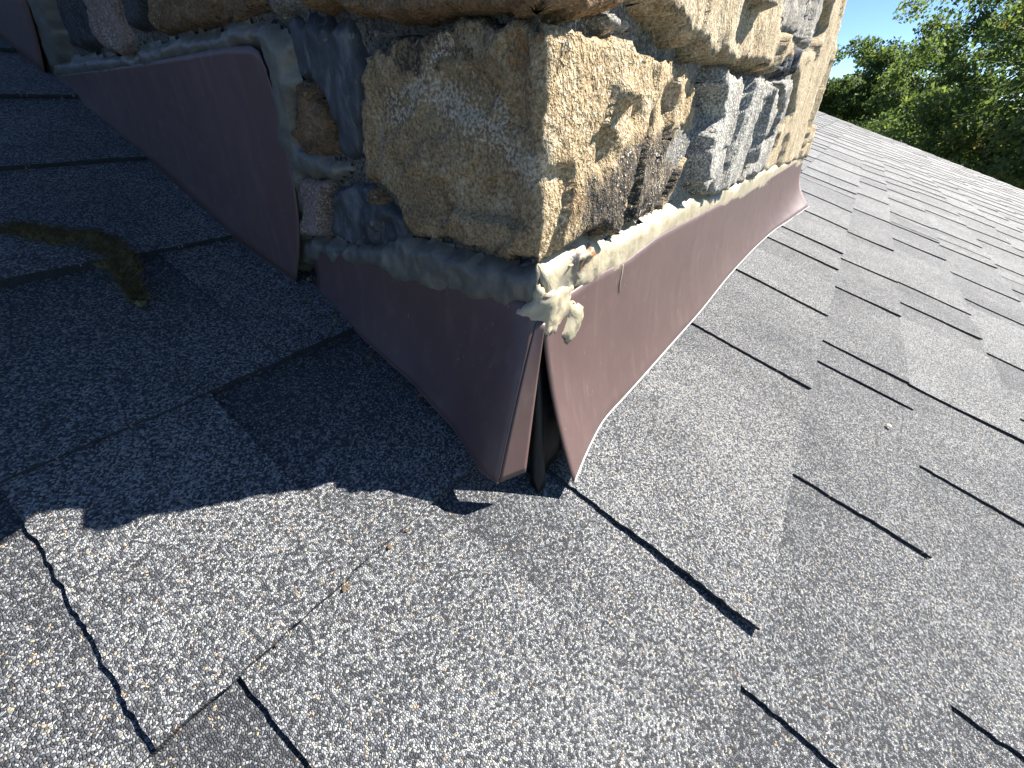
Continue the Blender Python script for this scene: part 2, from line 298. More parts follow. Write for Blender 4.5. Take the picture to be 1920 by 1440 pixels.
def stone_material(name, c1, c2, c3, stain=(.028, .028, .030), pale=(.52, .50, .44), warm=(.30, .175, .085), streak=(60, 60, 60), bump=0.0016, spot=0.45):
    m, nt, nd, lk, bs = nmat(name)
    tc = nd.new('ShaderNodeTexCoord'); co = tc.outputs['Object']
    mp = nd.new('ShaderNodeMapping'); mp.inputs['Scale'].default_value = streak; lk.new(co, mp.inputs['Vector'])
    n1 = noise(nd, lk, mp.outputs[0], 1.0, 4, 0.62, 0.6)
    n2 = noise(nd, lk, co, 16, 3, 0.6, 0.4)
    grain = noise(nd, lk, co, 620, 2, 0.7)
    r1 = ramp(nd, [(.28, c1), (.5, c2), (.72, c3)]); lk.new(n1.outputs['Fac'], r1.inputs[0])
    c = mixc(nd, lk, ramp_out(nd, lk, n2.outputs['Fac'], .42, .68), r1.outputs[0], c2)
    at = nd.new('ShaderNodeAttribute'); at.attribute_name = 'masks'
    sp = nd.new('ShaderNodeSeparateColor'); lk.new(at.outputs['Color'], sp.inputs[0])
    # stain: blackened by tar, soot and lichen, broken up by the grain
    bk = noise(nd, lk, mp.outputs[0], 5.0, 3, 0.7)
    st = math_(nd, lk, 'ADD', sp.outputs[0], math_(nd, lk, 'MULTIPLY', math_(nd, lk, 'SUBTRACT', bk.outputs['Fac'], 0.5), 1.5))
    st = math_(nd, lk, 'ADD', st, math_(nd, lk, 'MULTIPLY', math_(nd, lk, 'SUBTRACT', grain.outputs['Fac'], 0.5), 1.6))
    c = mixc(nd, lk, math_(nd, lk, 'MULTIPLY', ramp_out(nd, lk, st, .38, .72), .92), c, stain)
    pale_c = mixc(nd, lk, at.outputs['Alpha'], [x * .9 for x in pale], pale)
    pl = math_(nd, lk, 'ADD', sp.outputs[1], math_(nd, lk, 'MULTIPLY', math_(nd, lk, 'SUBTRACT', grain.outputs['Fac'], 0.5), 2.4))
    pl = math_(nd, lk, 'ADD', pl, math_(nd, lk, 'MULTIPLY', math_(nd, lk, 'SUBTRACT', n2.outputs['Fac'], 0.5), 0.9))
    c = mixc(nd, lk, ramp_out(nd, lk, pl, .40, .80), c, pale_c)
    wm = math_(nd, lk, 'ADD', sp.outputs[2], math_(nd, lk, 'MULTIPLY', math_(nd, lk, 'SUBTRACT', bk.outputs['Fac'], 0.5), 1.6))
    c = mixc(nd, lk, ramp_out(nd, lk, wm, .42, .75), c, warm)
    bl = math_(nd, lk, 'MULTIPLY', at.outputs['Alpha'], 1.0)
    c = mixc(nd, lk, bl, c, mixc(nd, lk, 1.0, c, (1.42, 1.44, 1.46), 'MULTIPLY'))  # sunlit front faces brightened in the stone colour itself, shaded side left darker
    gr = ramp(nd, [(.32, spot), (.5, .9), (.68, 1.35)]); lk.new(grain.outputs['Fac'], gr.inputs[0])
    c = mixc(nd, lk, 1.0, c, gr.outputs[0], 'MULTIPLY')
    lk.new(c, bs.inputs['Base Color']); bs.inputs['Roughness'].default_value = 0.88
    bs.inputs['Specular IOR Level'].default_value = 0.25
    b1 = nd.new('ShaderNodeBump'); b1.inputs['Distance'].default_value = bump; b1.inputs['Strength'].default_value = 0.9
    mm = noise(nd, lk, mp.outputs[0], 6.0, 3, 0.72)
    hs = math_(nd, lk, 'ADD', math_(nd, lk, 'MULTIPLY', mm.outputs['Fac'], 1.4), math_(nd, lk, 'MULTIPLY', grain.outputs['Fac'], 0.55))
    lk.new(hs, b1.inputs['Height']); lk.new(b1.outputs[0], bs.inputs['Normal'])
    return m

def ramp_out(nd, lk, sock, lo, hi):
    mr = nd.new('ShaderNodeMapRange'); mr.interpolation_type = 'SMOOTHSTEP'
    mr.inputs['From Min'].default_value = lo; mr.inputs['From Max'].default_value = hi
    lk.new(sock, mr.inputs['Value']); return mr.outputs[0]

def metal_material():
    m, nt, nd, lk, bs = nmat('brown_painted_metal')
    tc = nd.new('ShaderNodeTexCoord'); co = tc.outputs['Object']
    n = noise(nd, lk, co, 14, 3); r = ramp(nd, [(.3, (.108, .066, .061)), (.7, (.127, .079, .073))]); lk.new(n.outputs['Fac'], r.inputs[0])
    vo = nd.new('ShaderNodeTexVoronoi'); vo.inputs['Scale'].default_value = 120; lk.new(co, vo.inputs['Vector'])
    ch = ramp(nd, [(0.0, 1), (0.05, 1), (0.08, 0)]); lk.new(vo.outputs['Distance'], ch.inputs[0])
    gate = noise(nd, lk, co, 30, 2); g2 = ramp_out(nd, lk, gate.outputs['Fac'], .52, .60)
    f = math_(nd, lk, 'MULTIPLY', ch.outputs[0], g2)
    for rot, scl in (((.3, .5, .1), (300, 300, 26)), ((.9, -.4, .3), (340, 340, 34))):      # hairline scratches
        mp = nd.new('ShaderNodeMapping'); mp.inputs['Scale'].default_value = scl; mp.inputs['Rotation'].default_value = rot
        lk.new(co, mp.inputs['Vector'])
        v2 = nd.new('ShaderNodeTexVoronoi'); v2.inputs['Scale'].default_value = 1.0; lk.new(mp.outputs[0], v2.inputs['Vector'])
        sc = ramp(nd, [(0.0, 1), (0.07, 1), (0.11, 0)]); lk.new(v2.outputs['Distance'], sc.inputs[0])
        gt = noise(nd, lk, mp.outputs[0], .09, 2); g3 = ramp_out(nd, lk, gt.outputs['Fac'], .56, .64)
        f = math_(nd, lk, 'MAXIMUM', f, math_(nd, lk, 'MULTIPLY', sc.outputs[0], g3))
    c = mixc(nd, lk, math_(nd, lk, 'MULTIPLY', f, 0.6), r.outputs[0], (.40, .32, .28))
    # dust and run-off streaks down the sheet
    mp = nd.new('ShaderNodeMapping'); mp.inputs['Scale'].default_value = (120, 120, 9); lk.new(co, mp.inputs['Vector'])
    dn = noise(nd, lk, mp.outputs[0], 1.0, 4, .65)
    c = mixc(nd, lk, math_(nd, lk, 'MULTIPLY', ramp_out(nd, lk, dn.outputs['Fac'], .48, .75), .30), c, (.21, .145, .125))
    dd = noise(nd, lk, co, 60, 4, .7)
    c = mixc(nd, lk, math_(nd, lk, 'MULTIPLY', ramp_out(nd, lk, dd.outputs['Fac'], .55, .78), .35), c, (.20, .15, .13))
    lk.new(c, bs.inputs['Base Color'])
    rr = nd.new('ShaderNodeMapRange'); rr.inputs['To Min'].default_value = .30; rr.inputs['To Max'].default_value = .55
    lk.new(dd.outputs['Fac'], rr.inputs['Value']); lk.new(rr.outputs[0], bs.inputs['Roughness'])
    bp = nd.new('ShaderNodeBump'); bp.inputs['Distance'].default_value = 0.0016; bp.inputs['Strength'].default_value = .5
    nb = noise(nd, lk, co, 17, 2); lk.new(nb.outputs['Fac'], bp.inputs['Height']); lk.new(bp.outputs[0], bs.inputs['Normal'])
    return m

def sealant_material():
    m, nt, nd, lk, bs = nmat('aged_sealant')
    tc = nd.new('ShaderNodeTexCoord'); co = tc.outputs['Object']
    n1 = noise(nd, lk, co, 38, 5, .6, .5); n2 = noise(nd, lk, co, 110, 5, .65, 1.0); n3 = noise(nd, lk, co, 300, 3)
    r = ramp(nd, [(.3, (.34, .31, .22)), (.5, (.47, .41, .28)), (.68, (.60, .51, .37))]); lk.new(n1.outputs['Fac'], r.inputs[0])
    c = mixc(nd, lk, math_(nd, lk, 'MULTIPLY', ramp_out(nd, lk, n2.outputs['Fac'], .56, .72), .75), r.outputs[0], (.28, .15, .055))
    at = nd.new('ShaderNodeAttribute'); at.attribute_name = 'masks'
    sp = nd.new('ShaderNodeSeparateColor'); lk.new(at.outputs['Color'], sp.inputs[0])
    k = math_(nd, lk, 'ADD', sp.outputs[0], math_(nd, lk, 'MULTIPLY', math_(nd, lk, 'SUBTRACT', n2.outputs['Fac'], .5), 1.2))
    c = mixc(nd, lk, ramp_out(nd, lk, k, .4, .75), c, (.035, .032, .030))
    k2 = math_(nd, lk, 'ADD', sp.outputs[1], math_(nd, lk, 'MULTIPLY', math_(nd, lk, 'SUBTRACT', n2.outputs['Fac'], .5), 1.4))
    c = mixc(nd, lk, ramp_out(nd, lk, k2, .4, .8), c, (.26, .10, .025))
    k3 = math_(nd, lk, 'ADD', sp.outputs[2], math_(nd, lk, 'MULTIPLY', math_(nd, lk, 'SUBTRACT', n1.outputs['Fac'], .5), 1.0))
    c = mixc(nd, lk, ramp_out(nd, lk, k3, .3, .9), c, (.128, .122, .102))
    lk.new(c, bs.inputs['Base Color'])
    bs.inputs['Roughness'].default_value = 0.34
    bp = nd.new('ShaderNodeBump'); bp.inputs['Distance'].default_value = 0.0012; bp.inputs['Strength'].default_value = .6
    lk.new(math_(nd, lk, 'ADD', n2.outputs['Fac'], math_(nd, lk, 'MULTIPLY', n3.outputs['Fac'], .4)), bp.inputs['Height'])
    lk.new(bp.outputs[0], bs.inputs['Normal'])
    return m

def plain(name, c, rough=.6, metal=0.0, var=.25, scale=60, bump=0.0005):
    m, nt, nd, lk, bs = nmat(name)
    tc = nd.new('ShaderNodeTexCoord'); n = noise(nd, lk, tc.outputs['Object'], scale, 5, .65)
    r = ramp(nd, [(.3, [x * (1 - var) for x in c]), (.7, [x * (1 + var) for x in c])]); lk.new(n.outputs['Fac'], r.inputs[0])
    lk.new(r.outputs[0], bs.inputs['Base Color']); bs.inputs['Roughness'].default_value = rough; bs.inputs['Metallic'].default_value = metal
    bp = nd.new('ShaderNodeBump'); bp.inputs['Distance'].default_value = bump; lk.new(n.outputs['Fac'], bp.inputs['Height']); lk.new(bp.outputs[0], bs.inputs['Normal'])
    return m

def tar_material():
    m, nt, nd, lk, bs = nmat('weathered_tar')
    tc = nd.new('ShaderNodeTexCoord'); co = tc.outputs['Object']
    mp = nd.new('ShaderNodeMapping'); mp.inputs['Scale'].default_value = (70, 70, 25); lk.new(co, mp.inputs['Vector'])
    n1 = noise(nd, lk, mp.outputs[0], 1.0, 6, .65, .8); n2 = noise(nd, lk, co, 230, 4, .7, .5)
    r = ramp(nd, [(.30, (.020, .021, .025)), (.52, (.055, .060, .068)), (.70, (.15, .16, .17))]); lk.new(n1.outputs['Fac'], r.inputs[0])
    c = mixc(nd, lk, math_(nd, lk, 'MULTIPLY', ramp_out(nd, lk, n2.outputs['Fac'], .60, .70), .6), r.outputs[0], (.24, .25, .24))
    br = noise(nd, lk, co, 33, 3); c = mixc(nd, lk, math_(nd, lk, 'MULTIPLY', ramp_out(nd, lk, br.outputs['Fac'], .62, .72), .6), c, (.13, .07, .035))
    lk.new(c, bs.inputs['Base Color']); bs.inputs['Roughness'].default_value = .55
    bp = nd.new('ShaderNodeBump'); bp.inputs['Distance'].default_value = .0016; bp.inputs['Strength'].default_value = .8
    lk.new(math_(nd, lk, 'ADD', n1.outputs['Fac'], math_(nd, lk, 'MULTIPLY', n2.outputs['Fac'], .4)), bp.inputs['Height']); lk.new(bp.outputs[0], bs.inputs['Normal'])
    return m

def leaf_material(name, stops):
    m, nt, nd, lk, bs = nmat(name)
    at = nd.new('ShaderNodeAttribute'); at.attribute_name = 'tone'
    r = ramp(nd, stops); lk.new(at.outputs['Fac'], r.inputs[0])
    lk.new(r.outputs[0], bs.inputs['Base Color']); bs.inputs['Roughness'].default_value = .6; bs.inputs['Specular IOR Level'].default_value = .18
    tr = nd.new('ShaderNodeBsdfTranslucent'); g = mixc(nd, lk, 1.0, r.outputs[0], (1.6, 1.7, .85), 'MULTIPLY'); lk.new(g, tr.inputs['Color'])
    mx = nd.new('ShaderNodeMixShader'); mx.inputs[0].default_value = .5
    lk.new(bs.outputs[0], mx.inputs[1]); lk.new(tr.outputs[0], mx.inputs[2])
    lk.new(mx.outputs[0], nd['Material Output'].inputs['Surface'])
    return m

GRAN = granule_material()
METAL = metal_material()
SEAL = sealant_material()
TAR = tar_material()
BARK = plain('bark', (.075, .06, .048), .9, var=.4, scale=12, bump=.02)
BITUMEN = plain('black_membrane', (.006, .006, .0065), .5, var=.4, scale=40, bump=.002)
MORTAR = stone_material('old_mortar', (.13, .125, .115), (.22, .21, .19), (.34, .32, .28), streak=(90, 90, 90), bump=.003)

# ---------------------------------------------------------------- ground, house, roof
GZ = -5.4
grass = plain('lawn', (.055, .085, .028), .9, var=.5, scale=3, bump=.02)
g = new_obj('ground', [(-600, -600, GZ), (600, -600, GZ), (600, 600, GZ), (-600, 600, GZ)], [(0, 1, 2, 3)], grass)
tag(g, kind='structure')

RAKE = 6.53                                   # gable end of the roof
B_LOW, B_RIDGE, A_LEFT = -2.35, 4.3, -2.6

def slab(a0, a1, b0, b1, c0, c1):
    return ([(a0, b0, c0), (a1, b0, c0), (a1, b1, c0), (a0, b1, c0), (a0, b0, c1), (a1, b0, c1), (a1, b1, c1), (a0, b1, c1)],
            [(3, 2, 1, 0), (4, 5, 6, 7), (0, 1, 5, 4), (1, 2, 6, 5), (2, 3, 7, 6), (3, 0, 4, 7)])

deck_m = plain('roof_deck', (.06, .055, .05), .9)
trim_m = plain('painted_trim', (.30, .24, .20), .5, var=.08)
wall_m = plain('house_wall', (.36, .33, .28), .8, var=.1, scale=5)
v_, f_ = slab(A_LEFT, RAKE - .03, B_LOW + .02, B_RIDGE, -.03, -.003)
roof = new_obj('roof', v_, f_, deck_m)
roof.rotation_euler = (PITCH, 0, 0)
tag(roof, 'grey shingled roof slope around the stone chimney', 'roof', kind='structure')
v_, f_ = slab(RAKE - .03, RAKE - .008, B_LOW, B_RIDGE, -.20, -.002)
new_obj('rake_board', v_, f_, trim_m, roof)
v_, f_ = slab(A_LEFT, RAKE - .03, B_LOW - .002, B_LOW + .02, -.17, -.004)
new_obj('fascia', v_, f_, trim_m, roof)
# the other slope, going down behind the ridge
rz, ry = B_RIDGE * ST, B_RIDGE * CT
bk = new_obj('rear_slope', [(A_LEFT, ry, rz), (RAKE, ry, rz), (RAKE, ry + 6.2, rz - 2.26), (A_LEFT, ry + 6.2, rz - 2.26),
                            (A_LEFT, ry, rz - .1), (RAKE, ry, rz - .1), (RAKE, ry + 6.2, rz - 2.36), (A_LEFT, ry + 6.2, rz - 2.36)],
             [(0, 1, 2, 3), (7, 6, 5, 4), (1, 5, 6, 2), (3, 2, 6, 7), (0, 3, 7, 4)], GRAN, attrs={'tone': [.45] * 8})
tag(bk, 'rear slope of the roof behind the ridge', 'roof', kind='structure')
hw = empty('house', (RAKE - .4, 0, GZ))
def hpart(name, verts, faces, m): 
    return new_obj(name, [(x - hw.location.x, y, z - GZ) for x, y, z in verts], faces, m, hw)
y0, y1 = (B_LOW + .35) * CT, ry + 5.9
zt0, zt1 = (B_LOW + .35) * ST - .06, rz - .25
xw = RAKE - .35
hpart('gable_wall', [(xw, y0, GZ), (xw, y1, GZ), (xw, y1, rz - 2.4), (xw, ry, zt1), (xw, y0, zt0),
                     (xw - .2, y0, GZ), (xw - .2, y1, GZ), (xw - .2, y1, rz - 2.4), (xw - .2, ry, zt1), (xw - .2, y0, zt0)],
      [(0, 1, 2, 3, 4), (9, 8, 7, 6, 5), (0, 5, 6, 1), (1, 6, 7, 2), (2, 7, 8, 3), (3, 8, 9, 4), (4, 9, 5, 0)], wall_m)
hpart('front_wall', [(A_LEFT + .3, y0, GZ), (xw - .2, y0, GZ), (xw - .2, y0, zt0), (A_LEFT + .3, y0, zt0),
                     (A_LEFT + .3, y0 + .2, GZ), (xw - .2, y0 + .2, GZ), (xw - .2, y0 + .2, zt0), (A_LEFT + .3, y0 + .2, zt0)],
      [(0, 1, 2, 3), (7, 6, 5, 4), (0, 3, 7, 4), (0, 4, 5, 1), (3, 2, 6, 7)], wall_m)
tag(hw, 'pale house walls below the grey shingled roof', 'house')

# ---- shingle courses: b of each butt edge, uneven as laid round the chimney
butts = [.666, .510, .354, .204, .063, -.114, -.215, -.341]
b = -.341
while b > B_LOW + .12: b -= .142 + rng.uniform(-.004, .004); butts.append(b)
up = [.666]
while up[-1] < B_RIDGE - .1: up.append(up[-1] + .150 + rng.uniform(-.004, .004))
butts = up[:0:-1] + butts
K0 = butts.index(.666)
EDGES = {4: [-.30, -.035, .40], 5: [-.21, -.004, .167, .454, .665, .897, 1.015, 1.240], 6: [-.12, .134, .318, .594, .819, 1.0, 1.24],
         7: [-.05, .215, .437, .594, .905, 1.02, 1.40, 1.577], 3: [-.42, .098, .40], 2: [-.40, .42], 1: [-.38, .05, .42]}
ENDS = {(4, -.035): .052, (5, -.21): -.040, (3, -.42): -.05, (2, -.40): .30}
EDGES = {K0 + k: v for k, v in EDGES.items()}
ENDS = {(K0 + k, a): v for (k, a), v in ENDS.items()}
T0, TT = .0056, .0020

def sag(a, b):
    return .0035 * fbm(a * 1.7, b * 1.7, 91, 2) + .0012 * fbm(a * 7, b * 7, 55, 2)

def lay(a, b, c):
    return np.stack([a, b, c + sag(a, b)], -1)

def grid_slab(A, Bc, top, bottom):
    """closed-sided sheet: A, Bc, top are (m,n) arrays; skirt goes down to bottom"""
    m, n = A.shape
    vt = lay(A, Bc, top).reshape(-1, 3)
    ring = [(i, 0) for i in range(m)] + [(m - 1, j) for j in range(1, n)] + [(i, n - 1) for i in range(m - 2, -1, -1)] + [(0, j) for j in range(n - 2, 0, -1)]
    ri = np.array([i * n + j for i, j in ring])
    rim = vt[ri].copy(); low = vt[ri].copy(); low[:, 2] += (bottom - top).reshape(-1)[ri]
    idx = np.arange(m * n).reshape(m, n)
    q = np.stack([idx[:-1, :-1], idx[1:, :-1], idx[1:, 1:], idx[:-1, 1:]], -1).reshape(-1, 4).tolist()
    k = len(ri); base = m * n
    for i in range(k):
        j = (i + 1) % k
        q.append([base + j, base + i, base + k + i, base + k + j])
    return np.vstack([vt, rim, low]), q, ri

def dist_cam(a, b): return math.sqrt(a * a + b * b + .22 ** 2)

far_v, far_f, far_t = [], [], []
def add_far(v, f, t):
    o = sum(len(x) for x in far_v)
    far_v.append(v); far_f.append(np.array(f) + o); far_t.append(t)

def under_chimney(a0, a1, b0, b1):
    return a0 > XL + .03 and a1 < XL + 1.05 and b0 > .08 and b1 < .9

n_tab = n_sh = 0
for k, bb in enumerate(butts):
    if k == 0: continue
    bt = butts[k - 1]                          # butt of the course above
    L = bt - bb + .03
    # split the course into shingles about a metre long
    a = A_LEFT - rng.uniform(0, .6)
    if K0 < k < K0 + 10: a = -3.47 + .07 * (k % 3)      # no joints where the picture shows none
    cuts = [A_LEFT]
    while a < RAKE:
        a += 1.0
        if a > cuts[-1] + .15 and a < RAKE - .12: cuts.append(a)
    rr = rng.uniform(-.006, .006)
    cuts.append(RAKE + rr)
    # raised tabs of the course
    ed = EDGES.get(k)
    left = []
    if ed:
        a = ed[0]
        while a > A_LEFT + .2: a -= rng.uniform(.15, .30); left.insert(0, a)
        left += ed; a = ed[-1]
    else:
        a = A_LEFT + rng.uniform(0, .2); left.append(a)
    while a < RAKE - .3: a += rng.uniform(.15, .33); left.append(a)
    tabs = []
    for i, a0 in enumerate(left):
        a1 = left[i + 1] if i + 1 < len(left) else RAKE + rr - .004
        w = a1 - a0
        slot = min(w * .45, rng.uniform(.035, .11))
        tabs.append((a0, ENDS.get((k, a0), a1 - slot)))
    for ci in range(len(cuts) - 1):
        s0, s1 = cuts[ci] + (.0008 if ci else 0), cuts[ci + 1] - .0008
        if under_chimney(s0, s1, bb, bt): continue
        dn = dist_cam(min(max(0, s0), s1), min(max(0, bb), bt))
        near = dn < 2.3
        st_ = min(max(dn * .011, .0028), .06)
        na = max(2, int((s1 - s0) / st_) + 1); na = min(na, 340)
        A = np.linspace(s0, s1, na)
        jit = (.0009 if near else .0015) * (fbm(A / max(st_, .003) * .7, A * 0 + k, 5 + k, 2))+ .0012 * fbm(A * 9, A * 0 + k, 31, 2)
        tb = np.array([0, .01, .05, .2, .45, .75, 1.0]) if near else np.array([0, .3, 1.0])
        AA = np.repeat(A[:, None], len(tb), 1); BB = bb + tb[None, :] * L + jit[:, None] * (1 - tb[None, :])
        top = .0012 + (T0 - .0012) * (1 - tb[None, :]) + 0 * AA
        bottom = np.full_like(top, -.001); bottom[:, 0] = top[:, 0] - .0046
        v, f, ri = grid_slab(AA, BB, top, bottom)
        # the printed dark band high in the slots of laminated shingles
        dk = .42 * smooth01((tb[None, :] - .22) / .5) * (.35 + .65 * vnoise(AA * 6, BB * 0 + k, 77)) * np.where(AA > .15, .55, 1.0)
        tone = (.47 - dk + .10 * (vnoise(AA * 0 + ci, BB * 0 + k, 8) - .5))
        tone = np.concatenate([tone.ravel(), np.full(2 * len(ri), -.9)])
        sh = None
        if near:
            sh = new_obj('shingle', v, f, GRAN, roof, attrs={'tone': tone}); n_sh += 1
        else:
            add_far(v, f, tone)
        for (a0, a1) in tabs:
            c0, c1 = max(a0, s0 + .001), min(a1, s1 - .001)
            if c1 - c0 < .012: continue
            if under_chimney(c0, c1, bb, bt): continue
            dt = dist_cam(min(max(0, c0), c1), min(max(0, bb), bt))
            tn = dt < 1.9 and near
            st2 = min(max(dt * .011, .0028), .05)
            n1 = min(max(3, int((c1 - c0) / st2) + 1), 120); n2 = min(max(3, int((bt - bb) / st2) + 1), 60)
            if not near: n1, n2 = 4, 3
            Lt = bt - bb + .008
            ta = np.linspace(0, 1, n1); t2 = np.linspace(0, 1, n2)
            seed = k * 131 + int((a0 + 5) * 977)
            je = .0010 if tn else .0006
            eL = je * fbm(t2 * n2 * .95 + .3, t2 * 0, seed, 2) + .0008 * fbm(t2 * 3, t2 * 0, seed + 1, 2)
            eR = je * fbm(t2 * n2 * .95 + .3, t2 * 0 + 5, seed, 2) + .0008 * fbm(t2 * 3, t2 * 0, seed + 2, 2)
            jb = je * fbm(ta * n1 * .6, ta * 0 + 9, seed, 2)
            skew = rng.uniform(-.004, .004)
            AA = (c0 + eL)[None, :] * (1 - ta[:, None]) + (c1 + eR)[None, :] * ta[:, None] + skew * t2[None, :]
            BB = bb - .0007 + t2[None, :] * Lt + (jb[:, None]) * (1 - t2[None, :])
            tb = (BB - bb) / L
            lift = rng.uniform(0, .0012)
            if abs(a0 - .167) < 1e-6: lift = .0030
            top = .0012 + (T0 - .0012) * (1 - tb) + TT + lift * (1 - t2[None, :]) ** 2 * (1 - ta[:, None])
            bottom = top - TT - .0002 - 0 * top
            v, f, ri = grid_slab(AA, BB, top, bottom)
            t0 = .50 + rng.uniform(-.14, .13)
            tone = t0 + .10 * (fbm(AA * 12, BB * 12, seed, 2))
            tone = np.concatenate([tone.ravel(), np.full(2 * len(ri), -.9)])
            if tn and sh is not None:
                new_obj('tab', v, f, GRAN, sh, attrs={'tone': tone}); n_tab += 1
            else:
                add_far(v, f, tone)
fv = np.vstack(far_v); ff = np.vstack(far_f); ft = np.concatenate(far_t)
o = new_obj('far_shingles', fv, ff, GRAN, roof, attrs={'tone': ft}); tag(o, kind='stuff')
print('shingles', n_sh, 'tabs', n_tab, 'far faces', len(ff))
# ridge caps
for i in range(int((RAKE - A_LEFT) / .14)):
    a0 = RAKE - (i + 1) * .14
    if a0 < A_LEFT: break
    if i > 40: break
    vv = []
    for (dy, dz) in ((-.15, -.055 + .0), (0, 0), (.15, -.055)):
        for a_, lf in ((a0, .012), (a0 + .16, .018)):
            vv.append((a_, ry + dy, rz + dz + lf + .006))
    o = new_obj('ridge_cap', vv + [(x, y, z - .004) for x, y, z in vv],
                [(0, 1, 3, 2), (2, 3, 5, 4), (7, 6, 8, 9), (9, 8, 10, 11), (1, 7, 9, 3), (3, 9, 11, 5), (0, 2, 8, 6), (2, 4, 10, 8), (0, 6, 7, 1), (4, 5, 11, 10)],
                GRAN, bk, attrs={'tone': [.5] * 12})

# ---------------------------------------------------------------- chimney
chim = empty('chimney', roofpt(XL, YF / CT))
def cpart(o):          # keep world placement while parenting to the chimney's base
    o.parent = chim; o.matrix_parent_inverse = Matrix.Translation(chim.location).inverted(); return o

TAN = stone_material('tan_sandstone', (.20, .13, .068), (.36, .265, .15), (.50, .415, .28), streak=(48, 48, 36), bump=.0026, pale=(.50, .44, .34))
SUNTAN = stone_material('banded_sandstone', (.28, .20, .115), (.44, .35, .225), (.57, .49, .36), streak=(110, 110, 16), bump=.003)
BROWN = stone_material('brown_sandstone', (.12, .07, .035), (.22, .14, .075), (.30, .21, .13), streak=(50, 50, 110))
GREYS = stone_material('grey_stone', (.12, .115, .11), (.31, .29, .255), (.55, .49, .40), streak=(110, 110, 18), bump=.003)
PINK = stone_material('pink_stone', (.16, .11, .09), (.27, .20, .17), (.36, .29, .25), streak=(60, 60, 25))
DARK = stone_material('dark_slate', (.035, .037, .042), (.085, .088, .095), (.17, .17, .175), streak=(110, 110, 16), bump=.003)

def facet(x, y, seed):
    """broken planes: every cell of a jittered lattice has its own level and tilt"""
    ix, iy = np.floor(x), np.floor(y); best = np.full(x.shape, 1e9); out = np.zeros(x.shape)
    for dx in (-1, 0, 1):
        for dy in (-1, 0, 1):
            cx, cy_ = ix + dx, iy + dy
            px, py = cx + _hash(cx, cy_, seed), cy_ + _hash(cx, cy_, seed + 1)
            ex, ey = x - px, y - py; d = ex * ex + ey * ey
            v = (_hash(cx, cy_, seed + 2) - .5) * 1.2 + ex * (_hash(cx, cy_, seed + 3) - .5) * 1.5 + ey * (_hash(cx, cy_, seed + 4) - .5) * 1.5
            m = d < best; best = np.where(m, d, best); out = np.where(m, v, out)
    return out

def rough_h(amp, sc, seed, stretch=1.0, ter=0.5, shear=0.0, steps=3.0):
    def fn(S, Z, sd):
        x = (S + shear * Z) * sc; y = Z * sc / stretch
        wx = fbm(x * .6, y * .6, seed + 50, 2)
        n = fbm(x + wx, y + wx, seed, 5, .55)
        t = np.floor(n * steps + .5) / steps
        fr = n * steps + .5 - np.floor(n * steps + .5)
        t = t + smooth01((fr - .75) / .25) / steps
        rg = 1 - np.abs(fbm(x * 1.7, y * 1.7, seed + 9, 3)) * 2.2
        wy = fbm(x * 1.3 + 3, y * 1.3, seed + 61, 3)
        fc = facet(x * 1.5 + .35 * wy, y * 1.5 + .35 * wx, seed + 31)
        f2 = facet(x * 4.2 + .3 * wx, y * 4.2 + .3 * wy, seed + 37)
        mid = fbm((S + shear * Z) * 110, Z * 110 / (1 + .4 * (stretch - 1)), seed + 23, 3)
        return amp * (.30 * n + .20 * t + .90 * fc + .20 * f2 + .08 * rg + .06 * mid) + .0007 * fbm(S * 260, Z * 260, seed + 5, 2)
    return fn

def front_lit_mask(S, Z, sd, H):
    m = np.zeros(S.shape + (4,)); m[..., 3] = np.where(S > .001, 1, 0); return m  # alpha marks the sunny front, whose stone colour is painted lighter

def chips(S, Z):
    """thin plates spalled off the shaded face: (s, z, half width, half height, depth)"""
    h = np.zeros(S.shape)
    for (cs, cz_, a_, b_, d_) in ((-.030, .172, .016, .024, .0022), (-.072, .172, .022, .013, .0016), (-.062, .19, .018, .010, -.0018), (-.045, .215, .024, .010, .0018), (-.085, .158, .012, .007, -.0016), (-.014, .214, .010, .018, .0024)):
        r = np.sqrt(((S - cs) / a_) ** 2 + ((Z - cz_) / b_) ** 2) + .35 * fbm(S * 70, Z * 70, int(cs * -999), 3)
        h -= d_ * smooth01((1 - r) / .10)
    return h

def edge_mask(stain=0.0, pale=0.0, warm=0.0, rim=0.0, low=None, seed=3):
    def fn(S, Z, sd, H):
        m = front_lit_mask(S, Z, sd, H)
        m[..., 0] = stain + rim * np.clip(1 - sd / .012, 0, 1)
        if low is not None: m[..., 0] += np.clip((low - Z) / .03, 0, 1) * .8
        m[..., 1] = pale + .25 * fbm(S * 30, Z * 30, seed, 3); m[..., 2] = warm + .2 * fbm(S * 22, Z * 22, seed + 4, 2)
        return m
    return fn

